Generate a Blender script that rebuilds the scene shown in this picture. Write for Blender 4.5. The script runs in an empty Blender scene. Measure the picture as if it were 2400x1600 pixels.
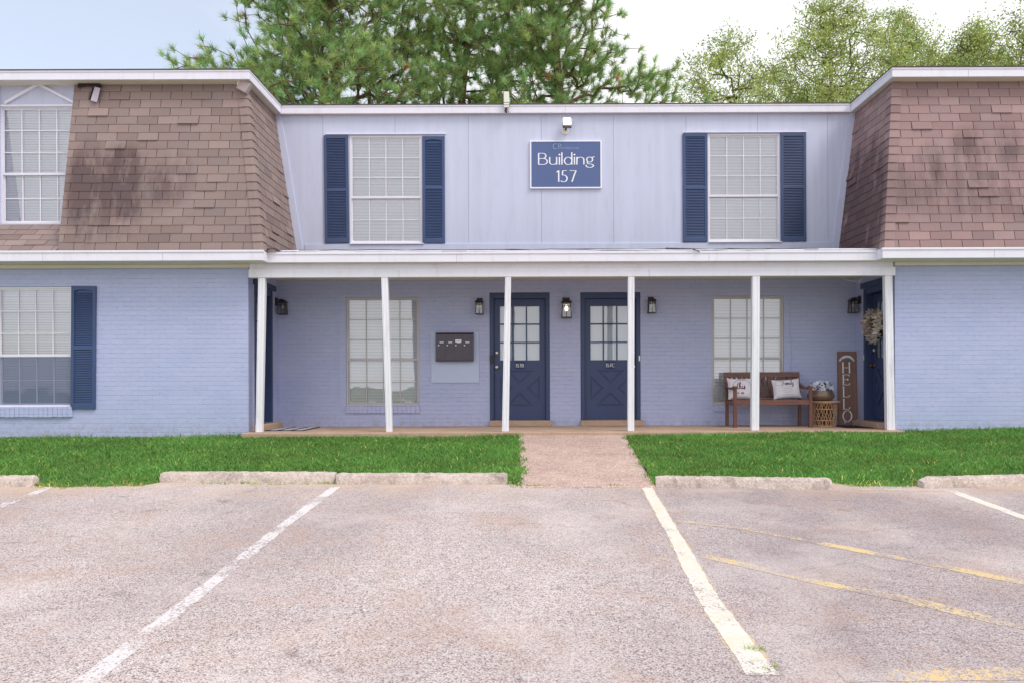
import bpy, bmesh, math, random
import numpy as np
from mathutils import Matrix, Vector
from mathutils.geometry import tessellate_polygon
random.seed(7); np.random.seed(7)
R = math.radians
scene = bpy.context.scene
COL = scene.collection

# ------------------------------------------------------------------ camera frame (photo measured in 2400 x 1600)
F, CX, CY, EYE, ROLL = 1751.0, 1241.0, 898.0, 1.53, 0.0035
def P(px, py, Y):
    u = (px - CX) / F; v = (CY - py) / F
    return Vector(((u + ROLL * v) * Y, Y, EYE + (v - ROLL * u) * Y))
SL = 0.075                                    # the lot climbs gently towards the building
def G(px, py, dz=0.0):                        # a point of the lot
    u = (px - CX) / F; v = (CY - py) / F
    uu = u + ROLL * v; vv = v - ROLL * u
    Y = (EYE - dz) / (SL - vv)
    return Vector((uu * Y, Y, SL * Y + dz))

# ------------------------------------------------------------------ materials
def nd(nt, t, **k):
    n = nt.nodes.new(t)
    for a, b in k.items():
        if a == 'inp':
            for i, v in b.items():
                n.inputs[i].default_value = v
        else:
            setattr(n, a, b)
    return n
def lk(nt, a, b): nt.links.new(a, b)
def srgb(r, g, b):
    f = lambda c: (c / 255 / 12.92) if c / 255 <= 0.04045 else ((c / 255 + 0.055) / 1.055) ** 2.4
    return (f(r), f(g), f(b), 1)
def mixc(nt, fac, a, b, mode='MIX'):
    m = nt.nodes.new('ShaderNodeMix'); m.data_type = 'RGBA'; m.blend_type = mode
    for i, v in ((0, fac), (6, a), (7, b)):
        if hasattr(v, 'links') or hasattr(v, 'is_linked'): lk(nt, v, m.inputs[i])
        else: m.inputs[i].default_value = v
    return m.outputs[2]
def ramp(nt, src, stops):
    r = nt.nodes.new('ShaderNodeValToRGB'); e = r.color_ramp.elements
    while len(e) < len(stops): e.new(0.5)
    for i, (p, c) in enumerate(stops):
        e[i].position = p; e[i].color = c if len(c) == 4 else (*c, 1)
    lk(nt, src, r.inputs[0]); return r.outputs[0]
def g(v): return (v, v, v, 1)
def noise(nt, vec, scale, detail=4, rough=0.55, dist=0.0):
    n = nd(nt, 'ShaderNodeTexNoise', inp={'Scale': scale, 'Detail': detail, 'Roughness': rough, 'Distortion': dist})
    lk(nt, vec, n.inputs['Vector']); return n.outputs['Fac']
def mapping(nt, vec, scale=(1, 1, 1), rot=(0, 0, 0), loc=(0, 0, 0)):
    m = nd(nt, 'ShaderNodeMapping'); m.inputs['Scale'].default_value = scale; m.inputs['Rotation'].default_value = rot
    m.inputs['Location'].default_value = loc
    lk(nt, vec, m.inputs['Vector']); return m.outputs[0]
def base_mat(name, rough=0.6, spec=0.4):
    m = bpy.data.materials.new(name); m.use_nodes = True; nt = m.node_tree
    b = nt.nodes['Principled BSDF']; b.inputs['Roughness'].default_value = rough
    b.inputs['Specular IOR Level'].default_value = spec
    tc = nt.nodes.new('ShaderNodeTexCoord')
    return m, nt, b, tc.outputs['Object']
def bump(nt, h, b, strength=0.3, dist=0.005):
    n = nd(nt, 'ShaderNodeBump', inp={'Strength': strength, 'Distance': dist})
    lk(nt, h, n.inputs['Height']); lk(nt, n.outputs[0], b.inputs['Normal'])
def simple(name, c, rough=0.55, spec=0.4, var=0.12, scale=6, bmp=0.15, bscale=60, metal=0, tint=False, stretch=(1, 1, 1), trans=0.0, dirt=None):
    m, nt, b, oc = base_mat(name, rough, spec)
    vec = mapping(nt, oc, stretch)
    n = noise(nt, vec, scale)
    lo = tuple(x * (1 - var) for x in c[:3]) + (1,); hi = tuple(min(1, x * (1 + var)) for x in c[:3]) + (1,)
    col = ramp(nt, n, [(0.3, lo), (0.7, hi)])
    if dirt:
        dn = noise(nt, mapping(nt, oc, (3, 3, 0.6)), 3.0, 6, 0.7)
        f = ramp(nt, dn, [(0.52, g(0)), (0.75, g(dirt[1]))])
        col = mixc(nt, f, col, dirt[0])
    if tint:
        a = nd(nt, 'ShaderNodeAttribute', attribute_name='tint')
        col = mixc(nt, 1.0, col, a.outputs['Color'], 'MULTIPLY')
    lk(nt, col, b.inputs['Base Color']); b.inputs['Metallic'].default_value = metal
    if bmp: bump(nt, noise(nt, vec, bscale), b, bmp, 0.004)
    if trans:
        t = nd(nt, 'ShaderNodeBsdfTranslucent'); lk(nt, col, t.inputs[0])
        mx = nd(nt, 'ShaderNodeMixShader', inp={0: trans}); lk(nt, b.outputs[0], mx.inputs[1]); lk(nt, t.outputs[0], mx.inputs[2])
        lk(nt, mx.outputs[0], nt.nodes['Material Output'].inputs[0])
    return m
def brick_mat(name, side):
    m, nt, b, oc = base_mat(name, 0.5, 0.35)
    s = nd(nt, 'ShaderNodeSeparateXYZ'); lk(nt, oc, s.inputs[0])
    cmb = nd(nt, 'ShaderNodeCombineXYZ'); lk(nt, s.outputs[1 if side else 0], cmb.inputs[0]); lk(nt, s.outputs[2], cmb.inputs[1])
    wob = nd(nt, 'ShaderNodeTexNoise', inp={'Scale': 5.0, 'Detail': 2.0}); lk(nt, oc, wob.inputs['Vector'])
    w2 = nd(nt, 'ShaderNodeVectorMath', operation='SCALE'); w2.inputs['Scale'].default_value = 0.012
    lk(nt, wob.outputs['Color'], w2.inputs[0])
    ad = nd(nt, 'ShaderNodeVectorMath', operation='ADD'); lk(nt, cmb.outputs[0], ad.inputs[0]); lk(nt, w2.outputs[0], ad.inputs[1])
    br = nd(nt, 'ShaderNodeTexBrick', inp={'Scale': 1.0, 'Mortar Size': 0.0045, 'Mortar Smooth': 0.35, 'Brick Width': 0.205, 'Row Height': 0.0685})
    br.inputs['Color1'].default_value = g(0.25); br.inputs['Color2'].default_value = g(0.75); br.inputs['Mortar'].default_value = g(0.5)
    lk(nt, ad.outputs[0], br.inputs['Vector'])
    rw = nd(nt, 'ShaderNodeTexBrick', inp={'Scale': 1.0, 'Mortar Size': 0.0045, 'Mortar Smooth': 0.35, 'Brick Width': 60.0, 'Row Height': 0.0685})
    lk(nt, ad.outputs[0], rw.inputs['Vector'])
    vj = nd(nt, 'ShaderNodeMath', operation='MULTIPLY', inp={1: 0.62}); lk(nt, br.outputs['Fac'], vj.inputs[0])
    jf = nd(nt, 'ShaderNodeMath', operation='MAXIMUM'); lk(nt, rw.outputs['Fac'], jf.inputs[0]); lk(nt, vj.outputs[0], jf.inputs[1]); JF = jf.outputs[0]
    # paint: pale slate blue, patchy, with brush-over variation per brick
    c1 = mixc(nt, br.outputs['Color'], srgb(176, 186, 224), srgb(186, 195, 231))
    n1 = noise(nt, mapping(nt, oc, (1, 1, 2.2)), 1.3, 5, 0.6)
    c2 = mixc(nt, ramp(nt, n1, [(0.3, g(0)), (0.7, g(1))]), c1, mixc(nt, br.outputs['Color'], srgb(186, 191, 228), srgb(193, 197, 232)))
    # darker blue in some joints
    n2 = noise(nt, oc, 2.3, 4); n3 = noise(nt, mapping(nt, oc, (1, 1, 3)), 14, 3)
    gap = nd(nt, 'ShaderNodeMath', operation='MULTIPLY'); lk(nt, JF, gap.inputs[0])
    lk(nt, ramp(nt, n3, [(0.46, g(0)), (0.68, g(0.6))]), gap.inputs[1])
    c3 = mixc(nt, gap.outputs[0], c2, srgb(132, 142, 182))
    spl = noise(nt, oc, 9, 6, 0.8)
    zz = nd(nt, 'ShaderNodeMapRange', inp={1: -0.05, 2: 0.22, 3: 1.0, 4: 0.0}); lk(nt, s.outputs[2], zz.inputs[0])
    sp = nd(nt, 'ShaderNodeMath', operation='MULTIPLY'); lk(nt, zz.outputs[0], sp.inputs[0]); lk(nt, ramp(nt, spl, [(0.45, g(0)), (0.62, g(0.55))]), sp.inputs[1])
    c4 = mixc(nt, sp.outputs[0], c3, srgb(150, 135, 125))
    pk = ramp(nt, noise(nt, oc, 38, 2), [(0.79, g(0)), (0.82, g(0.5))])
    c5 = mixc(nt, pk, c4, srgb(95, 95, 115))
    lk(nt, c5, b.inputs['Base Color'])
    # height: joints in, brick faces uneven
    inv = nd(nt, 'ShaderNodeMath', operation='MULTIPLY_ADD', inp={1: -1.0, 2: 1.0}); lk(nt, JF, inv.inputs[0])
    fill = nd(nt, 'ShaderNodeMath', operation='MULTIPLY'); lk(nt, inv.outputs[0], fill.inputs[0]); lk(nt, ramp(nt, n2, [(0.3, g(0.25)), (0.62, g(1))]), fill.inputs[1])
    per = nd(nt, 'ShaderNodeMath', operation='MULTIPLY_ADD', inp={1: 0.35}); lk(nt, br.outputs['Color'], per.inputs[0]); lk(nt, fill.outputs[0], per.inputs[2])
    fin = nd(nt, 'ShaderNodeMath', operation='MULTIPLY_ADD', inp={1: 0.5}); lk(nt, noise(nt, oc, 45, 4), fin.inputs[0]); lk(nt, per.outputs[0], fin.inputs[2])
    bump(nt, fin.outputs[0], b, 0.6, 0.007)
    return m
def shingle_mat(name, c, stains):
    m, nt, b, oc = base_mat(name, 0.92, 0.2)
    a = nd(nt, 'ShaderNodeAttribute', attribute_name='tint')
    n = noise(nt, oc, 210, 3, 0.7)
    col = ramp(nt, n, [(0.3, tuple(x * 0.78 for x in c[:3])), (0.7, tuple(x * 1.2 for x in c[:3]))])
    col = mixc(nt, 1.0, col, a.outputs['Color'], 'MULTIPLY')
    big = noise(nt, oc, 1.1, 5, 0.6)
    col = mixc(nt, ramp(nt, big, [(0.35, g(0)), (0.7, g(0.35))]), col, tuple(x * 0.75 for x in c[:3]) + (1,))
    s = nd(nt, 'ShaderNodeSeparateXYZ'); lk(nt, oc, s.inputs[0])
    st = noise(nt, mapping(nt, oc, (3.2, 3.2, 0.8)), 1.6, 6, 0.65)
    tot = None
    for ax, cx_, cz_, rx, rz, k in stains:
        dx = nd(nt, 'ShaderNodeMath', operation='MULTIPLY_ADD', inp={1: 1 / rx, 2: -cx_ / rx}); lk(nt, s.outputs[ax], dx.inputs[0])
        dz = nd(nt, 'ShaderNodeMath', operation='MULTIPLY_ADD', inp={1: 1 / rz, 2: -cz_ / rz}); lk(nt, s.outputs[2], dz.inputs[0])
        sq = nd(nt, 'ShaderNodeMath', operation='POWER', inp={1: 2.0}); ab = nd(nt, 'ShaderNodeMath', operation='ABSOLUTE'); lk(nt, dx.outputs[0], ab.inputs[0]); lk(nt, ab.outputs[0], sq.inputs[0])
        sq2 = nd(nt, 'ShaderNodeMath', operation='POWER', inp={1: 2.0}); ab2 = nd(nt, 'ShaderNodeMath', operation='ABSOLUTE'); lk(nt, dz.outputs[0], ab2.inputs[0]); lk(nt, ab2.outputs[0], sq2.inputs[0])
        su = nd(nt, 'ShaderNodeMath', operation='ADD'); lk(nt, sq.outputs[0], su.inputs[0]); lk(nt, sq2.outputs[0], su.inputs[1])
        mr = nd(nt, 'ShaderNodeMapRange', inp={1: 0.0, 2: 1.6, 3: k, 4: 0.0}); lk(nt, su.outputs[0], mr.inputs[0])
        if tot is None: tot = mr.outputs[0]
        else:
            mm = nd(nt, 'ShaderNodeMath', operation='MAXIMUM'); lk(nt, tot, mm.inputs[0]); lk(nt, mr.outputs[0], mm.inputs[1]); tot = mm.outputs[0]
    if tot is not None:
        f = nd(nt, 'ShaderNodeMath', operation='MULTIPLY'); lk(nt, tot, f.inputs[0]); lk(nt, ramp(nt, st, [(0.3, g(0)), (0.62, g(1))]), f.inputs[1])
        cl = nd(nt, 'ShaderNodeClamp'); lk(nt, f.outputs[0], cl.inputs[0])
        cm_ = nd(nt, 'ShaderNodeMath', operation='MULTIPLY', inp={1: .68}); lk(nt, cl.outputs[0], cm_.inputs[0]); col = mixc(nt, cm_.outputs[0], col, srgb(76, 58, 64))
    lk(nt, col, b.inputs['Base Color'])
    bump(nt, n, b, 0.4, 0.002)
    return m
def asphalt_nodes(nt, oc):
    vo = nd(nt, 'ShaderNodeTexVoronoi', inp={'Scale': 140.0}); lk(nt, oc, vo.inputs['Vector'])
    sep = nd(nt, 'ShaderNodeSeparateColor'); lk(nt, vo.outputs['Color'], sep.inputs[0])
    stone = ramp(nt, sep.outputs[0], [(0.0, srgb(118, 102, 100)), (0.14, srgb(172, 157, 154)), (0.5, srgb(212, 197, 195)), (0.8, srgb(221, 208, 206)), (1.0, srgb(230, 221, 219))])
    vo2 = nd(nt, 'ShaderNodeTexVoronoi', inp={'Scale': 30.0}); lk(nt, mapping(nt, oc, (1, 1, 1), (0, 0, 0.6)), vo2.inputs['Vector'])
    sep2 = nd(nt, 'ShaderNodeSeparateColor'); lk(nt, vo2.outputs['Color'], sep2.inputs[0])
    stone = mixc(nt, ramp(nt, sep2.outputs[1], [(0.86, g(0)), (0.93, g(0.25))]), stone, srgb(232, 228, 230))
    crev = ramp(nt, vo.outputs['Distance'], [(0.5, g(0)), (0.8, g(0.7))])
    col = mixc(nt, crev, stone, srgb(112, 98, 100))
    # binder still dark in places, worn paler in others
    n1 = noise(nt, mapping(nt, oc, (1, 0.75, 1)), 0.62, 6, 0.62)
    col = mixc(nt, ramp(nt, n1, [(0.42, g(0)), (0.66, g(0.65))]), col, mixc(nt, 0.6, col, srgb(142, 128, 130)))
    s = nd(nt, 'ShaderNodeSeparateXYZ'); lk(nt, oc, s.inputs[0])
    mr = nd(nt, 'ShaderNodeMapRange', inp={1: 0.1, 2: 1.6, 3: 0.0, 4: 1.0}); lk(nt, s.outputs[0], mr.inputs[0])
    n4 = noise(nt, oc, 1.4, 4, 0.6)
    mm = nd(nt, 'ShaderNodeMath', operation='MULTIPLY'); lk(nt, mr.outputs[0], mm.inputs[0]); lk(nt, ramp(nt, n4, [(0.25, g(0.25)), (0.65, g(0.72))]), mm.inputs[1])
    col = mixc(nt, mm.outputs[0], col, mixc(nt, 0.6, col, srgb(122, 110, 116)))
    # rust and soil blotches
    n2 = noise(nt, oc, 1.7, 7, 0.7)
    col = mixc(nt, ramp(nt, n2, [(0.5, g(0)), (0.72, g(0.48))]), col, srgb(184, 152, 132))
    n3 = noise(nt, mapping(nt, oc, (1, 1, 1), (0, 0, 0), (5, 3, 1)), 3.5, 6, 0.75)
    col = mixc(nt, ramp(nt, n3, [(0.6, g(0)), (0.73, g(0.6))]), col, srgb(112, 98, 95))
    n5 = noise(nt, mapping(nt, oc, (1, 1, 1), (0, 0, 0), (9, 1, 1)), 0.9, 5, 0.6)
    col = mixc(nt, ramp(nt, n5, [(0.5, g(0)), (0.68, g(0.36))]), col, srgb(226, 214, 210))
    # sand washed along the kerb
    mk = nd(nt, 'ShaderNodeMapRange', inp={1: 6.55, 2: 7.25, 3: 0.0, 4: 1.0}); lk(nt, s.outputs[1], mk.inputs[0])
    m2 = nd(nt, 'ShaderNodeMath', operation='MULTIPLY'); lk(nt, mk.outputs[0], m2.inputs[0]); lk(nt, ramp(nt, noise(nt, oc, 1.1, 6, 0.7), [(0.4, g(0)), (0.66, g(0.8))]), m2.inputs[1])
    col = mixc(nt, m2.outputs[0], col, srgb(205, 178, 152))
    # hairline cracks running across the stalls
    vc = nd(nt, 'ShaderNodeTexVoronoi', feature='DISTANCE_TO_EDGE', inp={'Scale': 0.55}); 
    wn = nd(nt, 'ShaderNodeTexNoise', inp={'Scale': 3.0, 'Detail': 6.0}); lk(nt, oc, wn.inputs['Vector'])
    wa = nd(nt, 'ShaderNodeVectorMath', operation='MULTIPLY_ADD'); lk(nt, wn.outputs['Color'], wa.inputs[0]); wa.inputs[1].default_value = (0.35, 0.35, 0); lk(nt, mapping(nt, oc, (0.6, 1.3, 1)), wa.inputs[2])
    lk(nt, wa.outputs[0], vc.inputs['Vector'])
    ck = ramp(nt, vc.outputs['Distance'], [(0.0, g(0.3)), (0.005, g(0.0))])
    cm = nd(nt, 'ShaderNodeMath', operation='MULTIPLY'); lk(nt, ck, cm.inputs[0]); lk(nt, ramp(nt, noise(nt, oc, 0.8, 2), [(0.5, g(0)), (0.6, g(1))]), cm.inputs[1])
    col = mixc(nt, cm.outputs[0], col, srgb(80, 70, 70))
    return col, vo.outputs['Distance']
def asphalt_mat():
    m, nt, b, oc = base_mat('worn_asphalt', 0.93, 0.2)
    col, h = asphalt_nodes(nt, oc)
    lk(nt, col, b.inputs['Base Color']); bump(nt, h, b, 0.4, -0.004)
    return m
def paint_mat(name, c, cut, under=None):
    m, nt, b, oc = base_mat(name, 0.85, 0.2)
    col, h = asphalt_nodes(nt, oc)
    w = noise(nt, mapping(nt, oc, (1, 1, 1), (0, 0, 0.9)), 55, 4, 0.75); w2 = noise(nt, oc, 2.6, 4, 0.7)
    a = nd(nt, 'ShaderNodeMath', operation='MULTIPLY_ADD', inp={1: 0.55}); lk(nt, w, a.inputs[0])
    a2 = nd(nt, 'ShaderNodeMath', operation='MULTIPLY', inp={1: 0.5}); lk(nt, w2, a2.inputs[0]); lk(nt, a2.outputs[0], a.inputs[2])
    f = ramp(nt, a.outputs[0], [(cut, g(0)), (cut + 0.035, g(1))])
    pc = c
    if under:
        pc = mixc(nt, ramp(nt, noise(nt, oc, 7, 5, 0.7), [(0.46, g(0)), (0.7, g(0.6))]), c, under)
    lk(nt, mixc(nt, f, col, pc), b.inputs['Base Color']); bump(nt, h, b, 0.4, -0.005)
    return m
def concrete_mat(name, c, c2, pebb=0.4, moss=0.0):
    m, nt, b, oc = base_mat(name, 0.9, 0.2)
    n = noise(nt, oc, 2.2, 7, 0.7); col = ramp(nt, n, [(0.3, c2), (0.68, c)])
    vo = nd(nt, 'ShaderNodeTexVoronoi', inp={'Scale': 85.0}); lk(nt, oc, vo.inputs['Vector'])
    sp = nd(nt, 'ShaderNodeSeparateColor'); lk(nt, vo.outputs['Color'], sp.inputs[0])
    col = mixc(nt, ramp(nt, sp.outputs[0], [(0.55, g(0)), (0.95, g(pebb))]), col, tuple(min(1, x * 1.5) for x in c[:3]) + (1,))
    col = mixc(nt, ramp(nt, sp.outputs[1], [(0.6, g(0)), (0.95, g(pebb))]), col, tuple(x * 0.5 for x in c2[:3]) + (1,))
    if moss:
        col = mixc(nt, ramp(nt, noise(nt, oc, 5.5, 8, 0.75), [(0.5, g(0)), (0.68, g(moss))]), col, srgb(95, 85, 78))
    lk(nt, col, b.inputs['Base Color']); bump(nt, n, b, 0.5, 0.01)
    return m
def glass_mat(name, refl=0.12, tintc=(0.96, 0.97, 1.0, 1)):
    m = bpy.data.materials.new(name); m.use_nodes = True; nt = m.node_tree
    nt.nodes.remove(nt.nodes['Principled BSDF'])
    t = nd(nt, 'ShaderNodeBsdfTransparent'); t.inputs[0].default_value = tintc
    gl = nd(nt, 'ShaderNodeBsdfGlossy', inp={'Roughness': 0.015}); gl.inputs[0].default_value = (1, 1, 1, 1)
    tc = nd(nt, 'ShaderNodeTexCoord')
    bn = nd(nt, 'ShaderNodeBump', inp={'Strength': 0.08, 'Distance': 0.02}); lk(nt, noise(nt, tc.outputs['Object'], 2.5, 2), bn.inputs['Height']); lk(nt, bn.outputs[0], gl.inputs['Normal'])
    fr = nd(nt, 'ShaderNodeFresnel', inp={0: 1.5})
    ad = nd(nt, 'ShaderNodeMath', operation='ADD', inp={1: refl}); lk(nt, fr.outputs[0], ad.inputs[0])
    mx = nd(nt, 'ShaderNodeMixShader'); lk(nt, ad.outputs[0], mx.inputs[0]); lk(nt, t.outputs[0], mx.inputs[1]); lk(nt, gl.outputs[0], mx.inputs[2])
    lk(nt, mx.outputs[0], nt.nodes['Material Output'].inputs[0]); return m
def emit_mat(name, c, s):
    m = bpy.data.materials.new(name); m.use_nodes = True; nt = m.node_tree
    b = nt.nodes['Principled BSDF']; b.inputs['Base Color'].default_value = c
    b.inputs['Emission Color'].default_value = c; b.inputs['Emission Strength'].default_value = s
    return m

M = {}
M['brick'] = brick_mat('painted_brick', False)
M['brick_side'] = brick_mat('painted_brick_side', True)
M['siding'] = simple('painted_siding', srgb(203, 208, 231), 0.5, 0.35, 0.04, 1.4, 0.12, 30, stretch=(6, 6, 0.35), dirt=(srgb(182, 186, 205), .35))
M['seam'] = simple('caulked_seam', srgb(165, 166, 192), 0.6)
M['trim'] = simple('white_trim_paint', srgb(236, 234, 246), 0.42, 0.4, 0.03, 2.0, 0.08, 40, stretch=(1, 1, 4), dirt=(srgb(205, 196, 190), 0.35))
M['soffit'] = simple('cream_soffit_paint', srgb(232, 222, 208), 0.55, 0.3, 0.05, 3)
M['ceiling'] = simple('porch_ceiling_paint', srgb(222, 214, 205), 0.6, 0.3, 0.05, 3)
M['post'] = simple('post_paint', srgb(240, 239, 248), 0.4, 0.4, 0.03, 4, 0.15, 30, stretch=(8, 8, 0.5), dirt=(srgb(185, 180, 185), 0.5))
M['shutter'] = simple('shutter_blue', srgb(62, 82, 124), 0.4, 0.45, 0.06, 3, 0.05)
M['shutter_faded'] = simple('shutter_faded_blue', srgb(68, 84, 122), 0.5, 0.4, 0.08, 3, 0.05)
M['door'] = simple('door_blue', srgb(60, 74, 114), 0.38, 0.45, 0.05, 3, 0.05)
M['flash'] = simple('metal_flashing', srgb(120, 108, 112), 0.45, 0.5, 0.2, 8, metal=0.3)
M['roofing'] = simple('roof_membrane', srgb(96, 84, 86), 0.8, 0.2, 0.15, 4)
M['winframe'] = simple('window_frame_white', srgb(228, 226, 236), 0.4, 0.45, 0.03, 5)
M['winframe_alu'] = simple('window_frame_aluminium', srgb(196, 192, 196), 0.38, 0.5, 0.06, 5)
M['blind'] = simple('white_blind', srgb(240, 244, 255), 0.5, 0.3, 0.03, 2, 0)
M['curtain'] = simple('pale_curtain', srgb(165, 174, 214), 0.8, 0.1, 0.04, 3, 0, trans=0.3)
M['glass'] = glass_mat('window_glass', 0.2, (1, 1, 1, 1))
M['glass_door'] = glass_mat('door_glass', 0.16, (0.93, 0.97, 0.98, 1))
M['screen'] = None
M['black'] = simple('dark_bronze_metal', srgb(46, 38, 40), 0.4, 0.5, 0.15, 20)
M['bronze'] = simple('bronze_knob', srgb(150, 95, 70), 0.3, 0.6, 0.1, 20, metal=0.8)
M['brass'] = simple('satin_nickel', srgb(220, 214, 205), 0.3, 0.6, 0.05, 20, metal=0.7)
M['white'] = simple('white_lettering', srgb(246, 246, 252), 0.5, 0.3, 0.01, 5, 0)
M['logo'] = simple('grey_blue_lettering', srgb(170, 184, 224), 0.5, 0.3, 0.01, 5, 0)
M['signblue'] = simple('sign_blue', srgb(90, 107, 154), 0.4, 0.4, 0.02, 3, 0)
M['plate'] = simple('number_plate_navy', srgb(26, 54, 96), 0.4)
M['mailbox'] = simple('mailbox_charcoal', srgb(84, 78, 94), 0.4, 0.5, 0.08, 5, 0.05)
M['panelpaint'] = simple('mailbox_panel_paint', srgb(196, 208, 238), 0.45, 0.35, 0.04, 3, 0.05)
M['wood'] = simple('mahogany_wood', srgb(120, 80, 72), 0.45, 0.4, 0.2, 5, 0.2, 30, stretch=(1, 6, 6))
M['wood_v'] = simple('mahogany_wood_upright', srgb(116, 78, 70), 0.45, 0.4, 0.2, 5, 0.2, 30, stretch=(6, 6, 1))
M['signwood'] = simple('brown_sign_board', srgb(138, 108, 97), 0.55, 0.3, 0.12, 4, 0.15, 30, stretch=(8, 8, 0.8))
M['wicker'] = simple('wicker_cane', srgb(206, 166, 132), 0.5, 0.35, 0.2, 25)
M['pot'] = simple('glazed_bronze_pot', srgb(122, 104, 90), 0.3, 0.6, 0.15, 6, metal=0.35)
M['soil'] = simple('potting_soil', srgb(52, 40, 36), 0.95, 0.1, 0.3, 40)
M['petal'] = simple('petal', (1, 1, 1, 1), 0.6, 0.2, 0.02, 5, 0, tint=True, trans=0.25)
M['pillow'] = simple('pillow_cotton', srgb(226, 221, 230), 0.9, 0.1, 0.03, 6, 0.3, 250)
M['ink'] = simple('script_print', srgb(96, 44, 66), 0.8, 0.1, 0.05, 6, 0)
M['ink_pale'] = simple('faint_print', srgb(190, 176, 196), 0.8, 0.1, 0.05, 6, 0)
M['mat'] = simple('black_rubber_mat', srgb(52, 46, 56), 0.85, 0.2, 0.2, 40)
M['matw'] = simple('mat_pattern_ivory', srgb(205, 200, 205), 0.9, 0.1, 0.1, 40)
M['slab'] = concrete_mat('porch_concrete', srgb(198, 170, 148), srgb(172, 146, 128), 0.15, 0.2)
M['path'] = concrete_mat('walk_concrete', srgb(206, 180, 168), srgb(176, 150, 142), 0.6, 0.25)
M['stop'] = concrete_mat('wheel_stop_concrete', srgb(214, 200, 192), srgb(180, 162, 152), 0.35, 0.55)
M['lot'] = asphalt_mat()
M['linew'] = paint_mat('white_line_paint', srgb(222, 216, 217), 0.50)
M['linec'] = paint_mat('cream_line_paint', srgb(226, 220, 211), 0.43, srgb(222, 204, 170))
M['liney'] = paint_mat('yellow_line_paint', srgb(220, 194, 146), 0.525)
M['linef'] = paint_mat('faded_yellow_line_paint', srgb(224, 194, 140), 0.53)
M['dirt'] = simple('lawn_soil', srgb(84, 122, 58), 0.95, 0.1, 0.35, 6)
M['ground'] = simple('far_ground', srgb(96, 112, 72), 0.95, 0.1, 0.25, 0.4)
M['grass'] = simple('grass_blade', (0.15, 0.325, 0.075, 1), 0.6, 0.25, 0.22, 1.3, 0, tint=True, trans=0.32)
M['bark'] = simple('pine_bark', srgb(128, 98, 86), 0.9, 0.1, 0.3, 6, 0.4, 20)
M['bark2'] = simple('tree_bark', srgb(120, 104, 88), 0.9, 0.1, 0.25, 6, 0.4, 20)
M['needle'] = simple('pine_needles', (0.42, 0.60, 0.25, 1), 0.55, 0.3, 0.2, 0.8, 0, tint=True, trans=0.5)
M['leaf'] = simple('tree_leaves', (0.50, 0.60, 0.21, 1), 0.55, 0.3, 0.25, 0.8, 0, tint=True, trans=0.5)
M['frost'] = glass_mat('lantern_glass', 0.1, (0.9, 0.86, 0.84, 1))
M['bulb'] = emit_mat('lit_bulb', (1, 0.84, 0.74, 1), 2.2)
M['bulb_off'] = simple('unlit_bulb', srgb(225, 220, 215), 0.3, 0.5, 0.02, 5, 0)
M['flood'] = emit_mat('flood_lens', (1, 0.9, 0.72, 1), 5)
M['cream'] = simple('cream_plastic', srgb(236, 233, 224), 0.45, 0.4, 0.03, 5)
M['cable'] = simple('black_cable', srgb(70, 60, 66), 0.6)
def screen_mat():
    m = bpy.data.materials.new('insect_screen'); m.use_nodes = True; nt = m.node_tree
    b = nt.nodes['Principled BSDF']; b.inputs['Base Color'].default_value = srgb(110, 122, 158); b.inputs['Roughness'].default_value = 0.7
    t = nd(nt, 'ShaderNodeBsdfTransparent'); mx = nd(nt, 'ShaderNodeMixShader', inp={0: 0.52})
    lk(nt, t.outputs[0], mx.inputs[1]); lk(nt, b.outputs[0], mx.inputs[2]); lk(nt, mx.outputs[0], nt.nodes['Material Output'].inputs[0]); return m
M['screen'] = screen_mat()

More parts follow.
